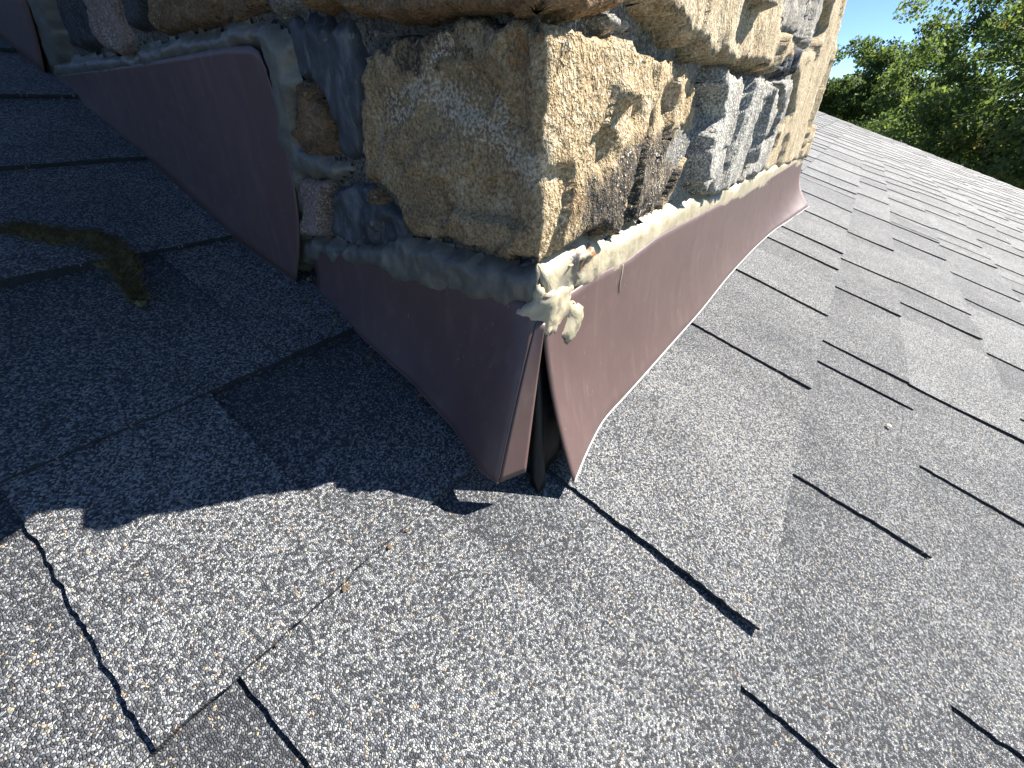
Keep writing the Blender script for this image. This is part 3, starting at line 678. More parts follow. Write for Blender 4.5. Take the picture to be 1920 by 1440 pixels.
def corner_h(S, Z, sd):
    left = rough_h(.0042, 9, 11, 1.0, .85, 0.5, 2.6)(S, Z, sd) + rough_h(.0018, 24, 15, .8, .9, -.6, 2.0)(S, Z, sd)
    left = left - .001
    front = rough_h(.0085, 15, 21, 1.5, .6, -.35, 3.0)(S, Z, sd)
    w = smooth01((S + .004) / .012)
    h = ((left + chips(S, Z)) * (1 - w) + front * w) * (.35 + .65 * smooth01(np.abs(S) / .018)) - .003 * np.clip(fbm(Z * 55, Z * 0 + 2, 19, 3) + .2, 0, 1) * np.exp(-(S / .008) ** 2)
    h = h + .0035 * np.exp(-(polydist(S, Z, [(-.100, .236), (-.098, .21), (-.108, .19)]) / .004) ** 2) * -1.0
    h = h - .004 * np.exp(-(polydist(S, Z, [(-.010, .232), (-.012, .21), (-.006, .195)]) / .003) ** 2)
    # the broken face leans back towards the far end and rounds over at its foot
    h = h - .010 * smooth01((S - .10) / .14)
    h = h - .006 * smooth01((.165 - Z) / .03) * smooth01((S + .1) / .1)
    # knob and pits on the sunny side
    h = h + .009 * np.exp(-(((S - .062) / .006) ** 2 + ((Z - .213) / .0035) ** 2))
    for (ps, pz, pw) in ((.05, .19, .004), (.085, .205, .006), (.11, .2, .006), (.15, .21, .012), (.12, .18, .008)):
        h = h - .005 * np.exp(-(((S - ps) / pw) ** 2 + ((Z - pz) / .007) ** 2))
    return h

def corner_m(S, Z, sd, H):
    m = front_lit_mask(S, Z, sd, H)
    pale = np.zeros(S.shape)
    for k, w in (('vein1', .0045), ('vein2', .006), ('vein3', .0035), ('vein4', .004)):
        pale = np.maximum(pale, .62 * np.exp(-(polydist(S + .003 * fbm(S * 60, Z * 60, 3, 2), Z + .003 * fbm(S * 60, Z * 60, 8, 2), MARKS[k]) / w) ** 2))
    on_left = S < .002
    pale = np.where(on_left, pale, .10 + .35 * np.clip(fbm(S * 35, Z * 35, 4, 3), 0, 1))
    pale += .22 * np.clip(fbm(S * 28, Z * 28, 71, 3) + .1, 0, 1)
    st = .50 * smooth01((sdist(S, Z, MARKS['stain1']) + .006) / .022) * on_left
    st = st + .74 * smooth01((sdist(S, Z, MARKS['lichen']) + .006) / .016) * (~on_left)
    st = st + .16 * np.clip(fbm(S * 26, Z * 26, 66, 3) * 2, -.4, 1) * on_left + .6 * np.clip(1 - sd / .007, 0, 1) * on_left + .35 * np.clip((.158 - Z) / .012, 0, 1)
    m[..., 0] = st + .10 * smooth01((Z - .195) / .03) * on_left; m[..., 1] = pale; m[..., 2] = np.where(on_left, .30, .12) + .30 * fbm(S * 18, Z * 18, 33, 3)
    return m

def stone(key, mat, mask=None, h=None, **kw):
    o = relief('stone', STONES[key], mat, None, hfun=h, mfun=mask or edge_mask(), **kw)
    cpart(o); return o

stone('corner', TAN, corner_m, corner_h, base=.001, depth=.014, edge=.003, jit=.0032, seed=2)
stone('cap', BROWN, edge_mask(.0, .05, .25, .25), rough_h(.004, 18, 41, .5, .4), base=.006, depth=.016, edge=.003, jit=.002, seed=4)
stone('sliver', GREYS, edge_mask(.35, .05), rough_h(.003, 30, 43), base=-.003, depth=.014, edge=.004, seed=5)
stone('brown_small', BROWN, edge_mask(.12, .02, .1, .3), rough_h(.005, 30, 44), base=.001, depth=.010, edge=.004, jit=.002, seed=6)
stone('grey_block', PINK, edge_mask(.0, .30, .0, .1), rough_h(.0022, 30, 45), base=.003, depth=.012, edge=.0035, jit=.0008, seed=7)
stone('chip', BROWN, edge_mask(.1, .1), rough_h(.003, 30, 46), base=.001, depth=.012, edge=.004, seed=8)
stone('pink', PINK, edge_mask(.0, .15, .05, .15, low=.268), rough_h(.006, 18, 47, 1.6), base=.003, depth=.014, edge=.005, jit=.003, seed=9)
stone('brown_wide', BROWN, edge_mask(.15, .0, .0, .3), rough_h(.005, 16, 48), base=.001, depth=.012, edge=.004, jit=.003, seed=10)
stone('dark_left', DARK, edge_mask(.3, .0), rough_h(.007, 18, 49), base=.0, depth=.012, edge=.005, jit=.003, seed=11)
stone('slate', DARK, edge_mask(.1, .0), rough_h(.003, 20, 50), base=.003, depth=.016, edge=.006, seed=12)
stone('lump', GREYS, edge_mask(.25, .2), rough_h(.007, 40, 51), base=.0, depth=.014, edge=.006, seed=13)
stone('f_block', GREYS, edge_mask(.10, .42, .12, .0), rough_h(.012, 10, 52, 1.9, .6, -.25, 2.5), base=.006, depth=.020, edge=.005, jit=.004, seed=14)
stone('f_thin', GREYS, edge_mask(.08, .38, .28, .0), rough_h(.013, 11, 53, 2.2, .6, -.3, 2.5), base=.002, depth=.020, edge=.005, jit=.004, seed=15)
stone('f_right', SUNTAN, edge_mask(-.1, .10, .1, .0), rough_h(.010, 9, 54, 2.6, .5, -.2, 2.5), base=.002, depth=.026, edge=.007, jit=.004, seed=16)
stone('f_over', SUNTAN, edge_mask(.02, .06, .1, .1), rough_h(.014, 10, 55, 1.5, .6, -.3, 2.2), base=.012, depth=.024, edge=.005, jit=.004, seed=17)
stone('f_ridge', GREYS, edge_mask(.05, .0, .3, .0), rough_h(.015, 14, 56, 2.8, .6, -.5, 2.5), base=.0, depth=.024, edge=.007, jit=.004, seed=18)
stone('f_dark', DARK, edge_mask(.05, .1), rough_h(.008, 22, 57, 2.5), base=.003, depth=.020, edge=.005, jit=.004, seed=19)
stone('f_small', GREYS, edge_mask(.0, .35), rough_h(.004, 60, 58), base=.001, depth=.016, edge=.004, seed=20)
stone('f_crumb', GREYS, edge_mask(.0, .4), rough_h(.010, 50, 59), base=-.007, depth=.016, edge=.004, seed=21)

# stones above the picture's edge, so that the chimney stands to its full height
r2 = random.Random(5)
mats = [TAN, BROWN, GREYS, SUNTAN, PINK]
n_up = 0
zb = lambda s, off: .272 + (.105 * -s if s < 0 else .115 * s) + off
z_off = 0.0
for row in range(7):
    hgt = r2.uniform(.09, .135)
    cl, cr = (-r2.uniform(.07, .11), r2.uniform(.15, .22)) if row % 2 else (-r2.uniform(.15, .22), r2.uniform(.07, .11))
    spans = [(cl, cr)]
    for side, smax, s in ((-1, .85, -cl), (1, 1.05, cr)):
        while s < smax:
            e = min(s + r2.uniform(.13, .30), smax)
            if smax - e < .08: e = smax
            spans.append((side * s, side * e) if side > 0 else (-e, -s)); s = e
    for (s, e) in spans:
        lo_j, hi_j = r2.uniform(.002, .010), r2.uniform(.002, .010)
        p = [(s + .005, zb(s, z_off) + lo_j)]
        if s < 0 < e: p.append((0, zb(0, z_off) + lo_j))
        p += [(e - .005, zb(e, z_off) + .006), (e - r2.uniform(.004, .014), zb(e, z_off) + hgt - hi_j)]
        if s < 0 < e: p.append((0, zb(0, z_off) + hgt - hi_j))
        p += [(s + r2.uniform(.004, .014), zb(s, z_off) + hgt - .005)]
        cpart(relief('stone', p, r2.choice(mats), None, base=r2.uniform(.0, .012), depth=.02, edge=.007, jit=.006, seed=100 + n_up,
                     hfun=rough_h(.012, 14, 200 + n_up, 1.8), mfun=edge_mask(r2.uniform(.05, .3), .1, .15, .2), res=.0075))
        n_up += 1
    z_off += hgt
# bedding mortar behind the visible stones, and the solid core
Sg = axis_steps(-.98, 1.12, lambda s: .0035 + .008 * max(0, abs(s) - .1)); Zg = np.arange(-.03, .46, .005)
SS, ZZ = np.meshgrid(Sg, Zg, indexing='ij')
HH = -.008 + .0045 * fbm(SS * 45, ZZ * 45, 88, 4) - .004 * smooth01((.12 - ZZ) / .02)
pos = wrap(SS, ZZ, HH); idx = np.arange(SS.size).reshape(SS.shape)
q = np.stack([idx[:-1, :-1], idx[1:, :-1], idx[1:, 1:], idx[:-1, 1:]], -1).reshape(-1, 4)
mk = front_lit_mask(SS, ZZ, SS, HH); mk[..., 0] = .35 * (SS < 0) + .1; mk[..., 1] = np.where(SS < 0, 0, .25)
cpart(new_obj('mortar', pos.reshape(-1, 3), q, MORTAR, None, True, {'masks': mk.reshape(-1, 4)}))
x0, x1, yy0, yy1 = XL + .022, XL + 1.02, YF + .022, YF + .86
cv = [(x0, yy0, -.05), (x1, yy0, -.05), (x1, yy1, -.05), (x0, yy1, -.05), (x0, yy0, 1.16), (x1, yy0, 1.16), (x1, yy1, 1.16), (x0, yy1, 1.16)]
cpart(new_obj('core', cv, [(3, 2, 1, 0), (4, 5, 6, 7), (0, 1, 5, 4), (1, 2, 6, 5), (2, 3, 7, 6), (3, 0, 4, 7)], MORTAR, attrs={'masks': np.tile([0.1, 0.1, 0, 0], (8, 1))}))
capm = plain('concrete_cap', (.40, .39, .36), .85, var=.15, scale=20, bump=.002)
e_ = .05
cv = [(x0 - e_, yy0 - e_, 1.161), (x1 + e_, yy0 - e_, 1.161), (x1 + e_, yy1 + e_, 1.161), (x0 - e_, yy1 + e_, 1.161),
      (x0 - e_, yy0 - e_, 1.22), (x1 + e_, yy0 - e_, 1.22), (x1 + e_, yy1 + e_, 1.22), (x0 - e_, yy1 + e_, 1.22)]
cpart(new_obj('chimney_cap', cv, [(3, 2, 1, 0), (4, 5, 6, 7), (0, 1, 5, 4), (1, 2, 6, 5), (2, 3, 7, 6), (3, 0, 4, 7)], capm))
# tar smeared on the shaded face
cpart(relief('tar_patch', TARS['tar_upper'], TAR, None, base=-.001, depth=.012, edge=.006, jit=.003, seed=31, hfun=rough_h(.004, 14, 61, 1.6, .2)))
cpart(relief('tar_patch', TARS['tar_lower'], TAR, None, base=-.002, depth=.014, edge=.006, jit=.003, seed=32, hfun=rough_h(.006, 26, 62, 1.0, .3)))
tag(chim, 'rough tan and grey stone chimney rising from the shingles', 'chimney')

# ---------------------------------------------------------------- brown metal flashing
def sheet(name, cols, rows=22, mat=METAL, thick=.0011, parent=None):
    verts = []
    for (T, B, p) in cols:
        for j in range(rows + 1):
            t = j / rows; g = t ** p
            verts.append((T[0] + (B[0] - T[0]) * g, T[1] + (B[1] - T[1]) * g, T[2] + (B[2] - T[2]) * t))
    n = rows + 1; faces = []
    for i in range(len(cols) - 1):
        for j in range(rows):
            faces.append((i * n + j, i * n + j + 1, (i + 1) * n + j + 1, (i + 1) * n + j))
    o = new_obj(name, verts, faces, mat, parent, True)
    md = o.modifiers.new('thickness', 'SOLIDIFY'); md.thickness = thick; md.offset = 0
    return o, verts, n

def lerp_curve(pts, x):
    xs = [p[0] for p in pts]; ys = [p[1] for p in pts]
    if xs[0] > xs[-1]: xs, ys = xs[::-1], ys[::-1]
    return float(np.interp(x, xs, ys))

def tube(name, pts, rad, mat, parent=None, sides=6, rads=None):
    vs_, fs_ = [], []
    pts = [Vector(p) for p in pts]
    for i, p in enumerate(pts):
        d = (pts[min(i + 1, len(pts) - 1)] - pts[max(i - 1, 0)]).normalized()
        u = d.orthogonal().normalized() if i == 0 else (u - d * u.dot(d)).normalized()
        w = d.cross(u); r = rads[i] if rads else rad
        for k in range(sides):
            an = 2 * math.pi * k / sides
            vs_.append(tuple(p + (u * math.cos(an) + w * math.sin(an)) * r))
    for i in range(len(pts) - 1):
        for k in range(sides):
            fs_.append((i * sides + k, i * sides + (k + 1) % sides, (i + 1) * sides + (k + 1) % sides, (i + 1) * sides + k))
    fs_.append(tuple(range(sides))[::-1]); fs_.append(tuple(range((len(pts) - 1) * sides, len(pts) * sides)))
    return new_obj(name, vs_, fs_, mat, parent, True)

def rooted(name, loc, children):
    e = empty(name, loc)
    for c in children:
        c.parent = e; c.matrix_parent_inverse = Matrix.Translation(e.location).inverted()
    return e

LIT_HEM = plain('painted_sunlit_edge', (.55, .52, .50), .45, var=.1)  # pale colour stands in for sunlight along the apron's bottom edge
# front apron below the sunny face
cols = []
S_end = 1.215
sv = list(np.concatenate([np.linspace(.0008, .10, 22), np.linspace(.11, S_end, 46)]))
for s in sv:
    a = XL + s
    q = (s - .0008) / (S_end - .0008)
    ab = .1640 + (1.302 - .1640) * q
    FB = FLASH['front_bot3']
    bb_ = float(np.interp(ab, [p[0] for p in FB], [p[1] for p in FB])); cb_ = float(np.interp(ab, [p[0] for p in FB], [p[2] for p in FB]))
    zt = lerp_curve(FLASH['front_top'], s) + .003
    T = (a, YF - .0012 - .0006 * math.sin(s * 9), zt)
    Bp = roofpt(ab, bb_ + .0008 * math.sin(s * 31), cb_ + .0008 * math.sin(s * 17))
    cols.append((T, Bp, 1.55 + 1.9 * min(1, s / .14)))
for _ in range(9):
    mid = [tuple(.25 * cols[i - 1][1][j] + .5 * cols[i][1][j] + .25 * cols[i + 1][1][j] for j in range(3)) for i in range(1, len(cols) - 1)]
    cols = [cols[0]] + [(cols[i + 1][0], mid[i], cols[i + 1][2]) for i in range(len(mid))] + [cols[-1]]
fo, fverts, n = sheet('panel', cols)
hem = tube('hem', [Vector(fverts[i * n + n - 1]) for i in range(len(cols))], .0011, LIT_HEM)
fend = cols[-1]
ef = sheet('end_return', [((fend[0][0], fend[0][1], fend[0][2]), fend[1], 3.0),
                          ((fend[0][0] + .004, fend[0][1] + .05, fend[0][2]), roofpt(fend[1][0] - .05, .075, .006), 2.0)])[0]
front = rooted('front_flashing', roofpt(.70, .02), [fo, hem, ef])
tag(front, 'long sunlit brown metal flashing along the chimney front', 'flashing', 'brown metal chimney flashing')

# lower side piece, folded round the corner
cols = []
zt = FLASH['l1_top'][0][1]
fl_top = (XL + .0005, YF - .0035, .1165)
fl_bot = roofpt(.1403, .0337, .0240)
cr_top = (XL - .0012, YF + .0005, .1195); cr_bot = roofpt(.1242, .0405, .0227)
lipc = []
for i in range(9):
    t = i / 8
    lipc.append((tuple(fl_top[j] + (cr_top[j] - fl_top[j]) * t for j in range(3)), tuple(fl_bot[j] + (cr_bot[j] - fl_bot[j]) * t for j in range(3)), .90))
Lb = FLASH['l1_bot3']
for i in range(40):
    q = i / 39
    b_ = .0405 + (.2579 - .0405) * q ** 1.15
    pts = sorted((y, x, c) for x, y, c in Lb)
    c_ = float(np.interp(b_, [p[0] for p in pts], [p[2] for p in pts]))
    a_ = float(np.interp(b_, [p[0] for p in pts], [p[1] for p in pts])) + .0012 * math.sin(q * 15) * q
    s_ = -.0006 - .2030 * q ** 1.05
    pz = sorted(FLASH['l1_top'])
    z_ = float(np.interp(s_, [p[0] for p in pz], [p[1] for p in pz])) + .003
    cols.append(((XL - .0012, YF - s_, z_ if i else .1195), roofpt(a_, b_, c_), .90 + 1.3 * min(1, q * 2.2)))
lo_, lv, n = sheet('panel', cols)
hem = tube('hem', [Vector(lv[i * n + n - 1]) for i in range(len(cols))], .0008, METAL)
lip = sheet('folded_lip', lipc)[0]
low = rooted('side_flashing', roofpt(.155, .15), [lo_, hem, lip])
tag(low, 'shaded brown metal flashing with a sunlit folded lip at the chimney corner', 'flashing', 'brown metal chimney flashing')

# upper side piece
cols = []
Tp = [(-.1966, .222), (-.1958, .234), (-.1985, .2425), (-.206, .2455), (-.2358, .2475), (-.3514, .249), (-.4807, .2516), (-.6739, .258), (-.70, .262)]
Bp_ = [(.2748, .1548), (.35, .1488), (.4865, .1556), (.6471, .1587), (.80, .1590)]
for i in range(60):
    q = i / 59
    u_ = q * (len(Tp) - 1)
    if i < 12: qq = i / 12 * 3.2 / 8
    # the top runs round the cut corner first
    k_ = int(min(u_ if False else (i / 59) ** .75 * 8, 7.999)); fr = (i / 59) ** .75 * 8 - k_
    s_ = Tp[k_][0] + (Tp[k_ + 1][0] - Tp[k_][0]) * fr; z_ = Tp[k_][1] + (Tp[k_ + 1][1] - Tp[k_][1]) * fr
    b_ = .2748 + (.765 - .2748) * (i / 59) ** 1.05
    b_ = max(.2748, min(b_, .765))
    ylow = (YF - s_) / CT
    a_ = float(np.interp(b_, [p[0] for p in Bp_], [p[1] for p in Bp_]))
    cols.append(((XL - .0015, YF - s_, max(z_, b_ * ST + .004)), roofpt(a_, b_, .006), 2.6))
uo, uv_, n = sheet('panel', cols)
hem = tube('hem', [Vector(uv_[i * n + n - 1]) for i in range(len(cols))], .0008, METAL)
upf = rooted('side_flashing', roofpt(.155, .5), [uo, hem])
tag(upf, 'dark brown metal flashing in deep shade above the step in the side flashing', 'flashing', 'brown metal chimney flashing')
# topmost side piece, cut by the picture's left edge
cols = []
for i in range(24):
    q = i / 23
    b_ = .738 + (1.14 - .738) * q
    cols.append(((XL - .002, YF + .585 + .453 * q, .405 + .004 * q), roofpt(.157, b_, .006), 2.4))
to, tv, n = sheet('panel', cols, rows=14)
hem = tube('hem', [Vector(tv[i * n + n - 1]) for i in range(len(cols))], .0008, METAL)
tof = rooted('side_flashing', roofpt(.155, .95), [to, hem])
tag(tof, 'darkest piece of brown flashing highest up the slope at the left edge', 'flashing', 'brown metal chimney flashing')

# black membrane wrapped round the corner, seen in the gap
cols = []
for i in range(25):
    s = -.07 + .14 * i / 24
    p = wrap(np.array(s), np.array(0.0), np.array(-.004))
    fl = .025 * math.exp(-(s / .030) ** 2) * (1 + .18 * math.sin(i * 1.9 + 3.5))
    T = (float(p[0]), float(p[1]), .116)
    base = roofpt(float(p[0]) - fl * .75, float(p[1]) / CT - fl * .55, .004)
    cols.append((T, (base[0] + .0025 * math.sin(i * 2.1), base[1] + .002 * math.cos(i * 1.7), base[2]), 1.0))
mo, _, _ = sheet('corner_membrane', cols, rows=14, mat=BITUMEN)
tag(mo, 'black crumpled membrane showing in the gap between corner flashings', 'membrane')

# ---------------------------------------------------------------- sealant
def seal_h(amp, dome, w, seed):
    def fn(S, Z, sd):
        return dome * np.sqrt(np.clip(sd / w, 0, 1)) + amp * fbm(S * 55, Z * 55, seed, 4) + amp * .5 * (1 - np.abs(fbm(S * 90, Z * 90, seed + 7, 3)) * 3) + .0007 * fbm(S * 240, Z * 240, seed + 11, 2)
    return fn
def seal_m(dark=0.0, rust=0.0, grey=0.0, seed=1, spots=()):
    def fn(S, Z, sd, H):
        m = front_lit_mask(S, Z, sd, H)
        m[..., 0] = dark + .35 * fbm(S * 25, Z * 25, seed, 3); m[..., 1] = rust + .25 * fbm(S * 30, Z * 30, seed + 2, 3)
        m[..., 2] = grey
        for (s, z, r_, ch, k) in spots:
            m[..., ch] += k * np.exp(-(((S - s) ** 2 + (Z - z) ** 2) / r_ ** 2))
        return m
    return fn
SP = [(-.197, .252, .012, 1, .8), (-.177, .242, .010, 1, .6), (-.19, .133, .008, 1, .5)]
b1 = relief('bead', BEADS['bead_side_high'], SEAL, None, base=.0014, depth=.006, edge=.006, jit=.0026, seed=41, grow=.0025, hfun=seal_h(.0008, .0012, .010, 71), mfun=seal_m(.15, -.1, .85, 5, SP))
b2 = relief('bead', BEADS['bead_far'], SEAL, None, base=.0014, depth=.010, edge=.008, jit=.003, seed=42, grow=.0025, hfun=seal_h(.0010, .0015, .012, 72), mfun=seal_m(.15, -.2, .9, 6))
s1 = rooted('sealant_bead', (XL, YF + .4, .25), [b1, b2])
tag(s1, 'grey smeared sealant bead around the dark upper side flashing', 'sealant')
b3 = relief('bead', BEADS['bead_side_low'], SEAL, None, base=.0012, depth=.007, edge=.006, jit=.0028, seed=43, grow=.0025, hfun=seal_h(.0012, .0016, .010, 73),
            mfun=seal_m(.22, .0, .82, 7, [(-.06, .141, .014, 0, .5), (-.02, .139, .012, 0, .5), (-.03, .139, .01, 1, .5), (-.18, .131, .01, 0, .4)]))
s2 = rooted('sealant_bead', (XL, YF + .1, .13), [b3])
tag(s2, 'grey translucent sealant bead in shade along the lower side flashing', 'sealant')
b4 = relief('bead', BEADS['bead_front'], SEAL, None, base=.0014, depth=.008, edge=.006, jit=.0034, jsc=32, seed=44, grow=.001, hfun=lambda S, Z, sd: seal_h(.0013, .0008, .012, 74)(S, Z, sd) * (1 - .8 * smooth01((S - .05) / .12)),
            mfun=seal_m(.0, .06, .02, 8, [(.045, .138, .012, 1, .7), (.035, .139, .012, 0, .55), (.098, .118, .006, 1, .8), (.02, .132, .012, 2, .7), (.03, .130, .010, 0, .5), (.055, .142, .008, 0, .5)]))
s3 = rooted('sealant_bead', (XL + .5, YF, .12), [b4])
tag(s3, 'cream sunlit sealant bead along the top of the front flashing', 'sealant')
g1 = relief('glob', BEADS['glob'], SEAL, None, base=.0026, depth=.003, edge=.003, jit=.0042, jsc=110, grow=.0025, seed=45, hfun=seal_h(.0024, .0014, .01, 75), mfun=seal_m(-.15, .12, -.2, 9))
g2 = relief('glob', BEADS['drop'], SEAL, None, base=.0012, depth=.006, edge=.006, jit=.003, seed=46, hfun=seal_h(.0014, .003, .012, 76), mfun=seal_m(.1, .0, .7, 10))
g3 = relief('glob', BEADS['finger'], SEAL, None, base=.002, depth=.006, edge=.004, jit=.003, seed=47, hfun=seal_h(.0022, .004, .008, 77), mfun=seal_m(-.1, .22, -.2, 11, [(.05, .141, .008, 1, .6)]))
strings = []
for (s0_, z0_, s1_, z1_, hh) in ((-.0115, .1215, -.0165, .1085, .0022), (.0985, .1215, .0965, .102, .0018)):
    pp = [wrap(np.array(s0_ + (s1_ - s0_) * t + .0008 * math.sin(t * 7)), np.array(z0_ + (z1_ - z0_) * t), np.array(hh + .0012 * t)) for t in np.linspace(0, 1, 8)]
    strings.append(tube('drip', pp, .0008, SEAL, rads=[.0008 - .0005 * t for t in np.linspace(0, 1, 8)]))
s4 = rooted('sealant_glob', (XL, YF, .11), [g1, g2, g3] + strings)
tag(s4, 'lumpy cream and yellow sealant glob with drips at the chimney corner', 'sealant')
sm = relief('sealant_smear', BEADS['smear'], SEAL, None, base=.0005, depth=.008, edge=.007, jit=.009, jsc=140, seed=48, hfun=seal_h(.0060, .001, .008, 78), mfun=seal_m(-.2, -.2, -.4, 12))
tag(sm, 'small white sealant smear high on the sunny side of the corner stone', 'sealant')

# ---------------------------------------------------------------- moss and litter
MOSS = plain('dry_moss', (.150, .120, .048), .95, var=.5, scale=300, bump=.002)
path = [(.026, .418, .008), (.044, .402, .0115), (.060, .389, .012), (.070, .370, .013), (.072, .350, .0115), (.066, .330, .007), (.063, .313, .004), (.062, .300, .0035)]
pv, pf, pt = [], [], []
NP, NS = 60, 14
cen, wid = [], []
for i in range(NP):
    t = i / (NP - 1) * (len(path) - 1); k_ = min(int(t), len(path) - 2); fr = t - k_
    cen.append([path[k_][j] + (path[k_ + 1][j] - path[k_][j]) * fr for j in range(2)])
    wid.append(.82 * (path[k_][2] + (path[k_ + 1][2] - path[k_][2]) * fr))
cen = np.array(cen); tang = np.gradient(cen, axis=0); tang /= np.linalg.norm(tang, axis=1)[:, None]
for i in range(NP):
    nx, ny = -tang[i, 1], tang[i, 0]
    for j in range(NS):
        an = math.pi * j / (NS - 1)
        r_ = wid[i] * (1 + .8 * float(fbm(np.array(i * .35), np.array(j * .5), 13, 3))) * (.3 if i in (0, NP - 1) else 1)
        c_ = .0055 + .45 * r_ * math.sin(an) - (.004 if j in (0, NS - 1) else 0)
        pv.append(roofpt(cen[i, 0] + nx * r_ * math.cos(an), cen[i, 1] + ny * r_ * math.cos(an), c_))
for i in range(NP - 1):
    for j in range(NS - 1):
        pf.append((i * NS + j, (i + 1) * NS + j, (i + 1) * NS + j + 1, i * NS + j + 1))
pv = np.array(pv) ; body = new_obj('moss_body', pv, pf, MOSS, None, True)
fv_, ff_ = [], []
r3 = random.Random(3)
for _ in range(6000):
    i = r3.randrange(NP - 1); j = r3.randrange(NS)
    p = Vector(pv[i * NS + j]); n_ = Vector((r3.uniform(-1, 1), r3.uniform(-1, 1), r3.uniform(-.1, 1))).normalized()
    l_ = r3.uniform(.002, .0075); sd2 = n_.orthogonal().normalized() * .0003
    b0 = len(fv_); fv_ += [tuple(p - sd2), tuple(p + sd2), tuple(p + n_ * l_)]; ff_.append((b0, b0 + 1, b0 + 2))
fib = new_obj('moss_fibres', fv_, ff_, MOSS); tag(fib, kind='stuff')
ms = rooted('moss_clump', roofpt(.06, .37), [body, fib])
tag(ms, 'dark curled clump of dry moss lying on the shaded shingles', 'moss')

LITTER = plain('leaf_litter', (.16, .10, .055), .9, var=.5, scale=200)
PALE = plain('pale_chip', (.55, .50, .38), .8, var=.2, scale=200)
def crumb(a, b_, c_, size, mat, label, cat, group=None, seed=0, flat=.5):
    r = random.Random(seed); vv, fc = [], []
    n = 7
    for ring, (rr_, zz_) in enumerate(((1, 0), (.8, .7), (.25, 1.0))):
        for k in range(n):
            an = 2 * math.pi * k / n; q = size * rr_ * r.uniform(.6, 1.2)
            vv.append(roofpt(a + q * math.cos(an), b_ + q * .7 * math.sin(an), c_ + size * flat * zz_ * r.uniform(.7, 1.1)))
    for ring in range(2):
        for k in range(n):
            fc.append((ring * n + k, ring * n + (k + 1) % n, (ring + 1) * n + (k + 1) % n, (ring + 1) * n + k))
    fc.append(tuple(range(2 * n, 3 * n)))
    o = new_obj('litter_crumb' if cat == 'litter' else 'stone_chip', vv, fc, mat)
    tag(o, label, cat, group)
for i in range(14):
    b_ = rng.uniform(.10, .255); a_ = .1455 + .05 * (b_ - .10) + rng.uniform(-.008, .003)
    crumb(a_, b_, .0085, rng.uniform(.0012, .0035), LITTER, 'brown leaf crumb caught under the lower side flashing', 'litter', 'litter along the side flashing', i)
for i in range(12):
    if i % 2: a_, b_ = rng.uniform(-.02, .12), .063
    else: a_, b_ = rng.uniform(0, .14), .204
    crumb(a_, b_ - rng.uniform(.001, .003), .0052, rng.uniform(.0007, .0018), LITTER, 'tiny brown crumb of litter caught in a shingle joint left of the corner', 'litter', 'litter in the shingle joints', 80 + i)
crumb(.1600, .264, .012, .0026, LITTER, 'brown leaf chip wedged in the dark gap between the two side flashings', 'litter', seed=61, flat=1.2)
crumb(.465, -.189, .0095, .0035, PALE, 'lone pale chip lying on the sunny shingles right of the corner', 'chip', seed=62, flat=.4)
crumb(.0605, .2965, .0075, .0042, MOSS, 'brown dead tuft at the tip of the moss clump', 'litter', seed=63, flat=.6)

# ---------------------------------------------------------------- trees beyond the gable
LEAF_A = leaf_material('leaves_mid', [(0, (.045, .070, .038)), (.5, (.100, .140, .060)), (.85, (.19, .225, .09)), (1, (.25, .27, .11))])
LEAF_B = leaf_material('leaves_autumn', [(0, (.045, .070, .034)), (.5, (.100, .135, .055)), (.86, (.19, .21, .08)), (.93, (.28, .15, .075)), (1, (.36, .14, .09))])
LEAF_C = leaf_material('leaves_bright', [(0, (.03, .06, .012)), (.5, (.09, .14, .022)), (1, (.18, .22, .035))])

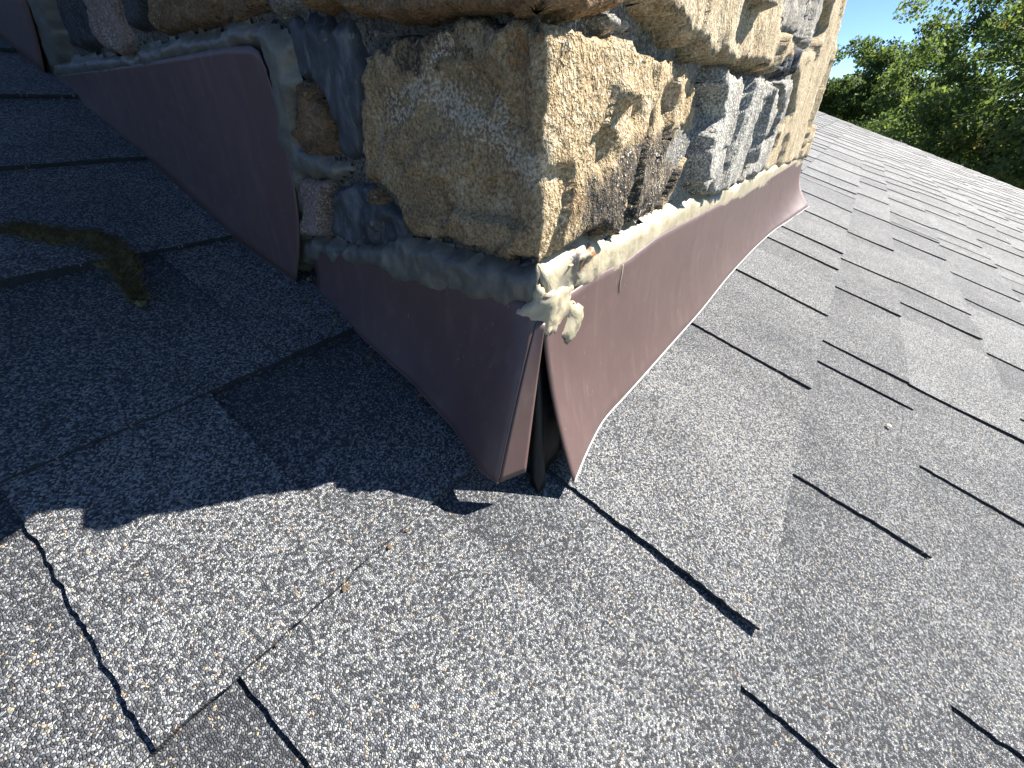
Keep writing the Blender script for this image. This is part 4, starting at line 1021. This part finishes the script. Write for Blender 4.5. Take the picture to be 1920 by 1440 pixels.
def tree(name, az, D, topz, crown_r, crown_h, leaf, mat, seed, label, n_leaf=15000, trunk=True, autumn=0.0, base=None):
    R_ = np.random.RandomState(seed); leaf *= .8; n_leaf = int(n_leaf * 1.5)
    x, y = D * math.cos(math.radians(az)), D * math.sin(math.radians(az))
    bz = GZ if base is None else base
    e = empty(name, (x, y, bz))
    cz = topz - crown_h - bz
    # limbs
    tv, tf = [], []
    nb = 9
    def add_tube(p0, p1, r0, r1, bend):
        o = len(tv); d = (p1 - p0).normalized(); u = d.orthogonal().normalized(); w = d.cross(u)
        for i in range(6):
            t = i / 5; c = p0.lerp(p1, t) + bend * math.sin(t * math.pi); r = r0 + (r1 - r0) * t
            for k in range(7):
                an = 2 * math.pi * k / 7; tv.append(tuple(c + (u * math.cos(an) + w * math.sin(an)) * r))
        for i in range(5):
            for k in range(7): tf.append((o + i * 7 + k, o + i * 7 + (k + 1) % 7, o + (i + 1) * 7 + (k + 1) % 7, o + (i + 1) * 7 + k))
    tr = max(.05, .035 * (topz - bz))
    add_tube(Vector((0, 0, -.1)), Vector((R_.uniform(-.2, .2), R_.uniform(-.2, .2), cz - crown_h * .15)), tr, tr * .3, Vector((.1, .05, 0)))
    clumps = []
    nc = 70
    while len(clumps) < nc:
        p = R_.uniform(-1, 1, 3); rr_ = np.linalg.norm(p)
        if rr_ > 1 or rr_ < .42: continue
        clumps.append(p * np.array([crown_r, crown_r, crown_h]) * (1 + .16 * R_.randn()))
    for i in range(nb):
        c = sorted(clumps, key=lambda q: q[2])[i * 5]; z0 = max(.4, cz - crown_h * R_.uniform(.25, .8))
        add_tube(Vector((0, 0, z0)), Vector((c[0] * .85, c[1] * .85, cz + c[2] * .85)), tr * .28, tr * .05, Vector(R_.uniform(-.15, .15, 3)))
    new_obj('trunk', tv, tf, BARK, e, True)
    clumps = np.array(clumps)
    ci = R_.randint(0, nc, n_leaf)
    csz = (.16 + .14 * R_.rand(nc)) * crown_r
    off = R_.randn(n_leaf, 3); off /= np.linalg.norm(off, axis=1)[:, None]; off *= (R_.rand(n_leaf, 1) ** .45) * csz[ci][:, None] * np.array([1, 1, .72])
    c = clumps[ci] + off; c[:, 2] += cz
    d = R_.randn(n_leaf, 3) + np.array([0, 0, -.4]); d /= np.linalg.norm(d, axis=1)[:, None]
    nrm = off / (np.linalg.norm(off, axis=1)[:, None] + 1e-6) * .6 + R_.randn(n_leaf, 3) * .7 + np.array([0, 0, .6])
    s = np.cross(d, nrm); s /= (np.linalg.norm(s, axis=1)[:, None] + 1e-9)
    ll = leaf * (.6 + .8 * R_.rand(n_leaf))[:, None]
    v0 = c - d * ll * .5; v1 = c + s * ll * .30; v2 = c + d * ll * .5; v3 = c - s * ll * .30
    V = np.stack([v0, v1, v2, v3], 1).reshape(-1, 3)
    Fc = np.arange(n_leaf * 4).reshape(-1, 4)
    tone = np.clip(.42 + .22 * R_.randn(nc)[ci] * .6 + .22 * R_.randn(n_leaf), 0, .90)
    if autumn > 0:
        red = R_.rand(nc) < autumn; sel = red[ci] & (R_.rand(n_leaf) < .6); tone[sel] = .9 + .1 * R_.rand(sel.sum())
    new_obj('crown', V, Fc, mat, e, False, {'tone': np.repeat(tone, 4)})
    tag(e, label, 'tree', 'trees beyond the gable')
    return e

tree('broadleaf_tree', 2.0, 24, 2.35, 2.0, 2.6, .15, LEAF_A, 1, 'small rounded green tree against the sky nearest the chimney')
tree('broadleaf_tree', -.8, 27, 2.75, 2.4, 3.0, .16, LEAF_A, 2, 'hazy green tree in the dip between the small tree and the tallest one')
tree('broadleaf_tree', -9.6, 15, 3.6, 2.05, 3.4, .10, LEAF_A, 3, 'tallest dense green tree rising out of the top of the picture', 22000)
tree('broadleaf_tree', -13.0, 11.5, 2.3, 1.7, 2.6, .09, LEAF_B, 4, 'green tree with red and orange leaves at the right edge', 20000, autumn=.08)
tree('broadleaf_tree', -2.6, 19, 1.0, 1.7, 2.2, .13, LEAF_A, 5, 'low dark green tree just above the roof edge beside the small tree', 14000)
tree('broadleaf_tree', -7.6, 12.5, .1, 1.7, 1.8, .11, LEAF_A, 6, 'shadowy low tree filling the space above the middle of the roof edge', 14000)
tree('broadleaf_tree', -11.5, 9.8, -.35, 1.3, 1.5, .09, LEAF_B, 7, 'low brownish green tree just above the roof edge at the right', 13000, autumn=.06)
tree('broadleaf_tree', -16.5, 13, 2.8, 2.3, 3.0, .12, LEAF_A, 8, 'green tree beyond the right edge of the picture', 12000)
tree('broadleaf_tree', -5.4, 24, 3.5, 2.1, 3.2, .14, LEAF_A, 9, 'far green tree behind and left of the tallest tree', 16000)
tree('broadleaf_tree', 6.5, 26, 1.4, 2.4, 2.6, .16, LEAF_A, 10, 'green tree hidden behind the chimney', 9000)
tree('broadleaf_shrub', 3.6, 30, -.05, 1.2, .9, .16, LEAF_C, 11, 'bright yellow green bush at the roof edge right beside the chimney', 6000, base=-2.4)
tree('broadleaf_shrub', 1.4, 31, -.1, 1.1, .8, .16, LEAF_C, 12, 'bright yellow green bush at the roof edge under the small tree', 5000, base=-2.4)
tree('broadleaf_tree', -12.2, 25, 3.4, 2.3, 3.2, .15, LEAF_A, 13, 'far green tree behind the one with red leaves', 14000)
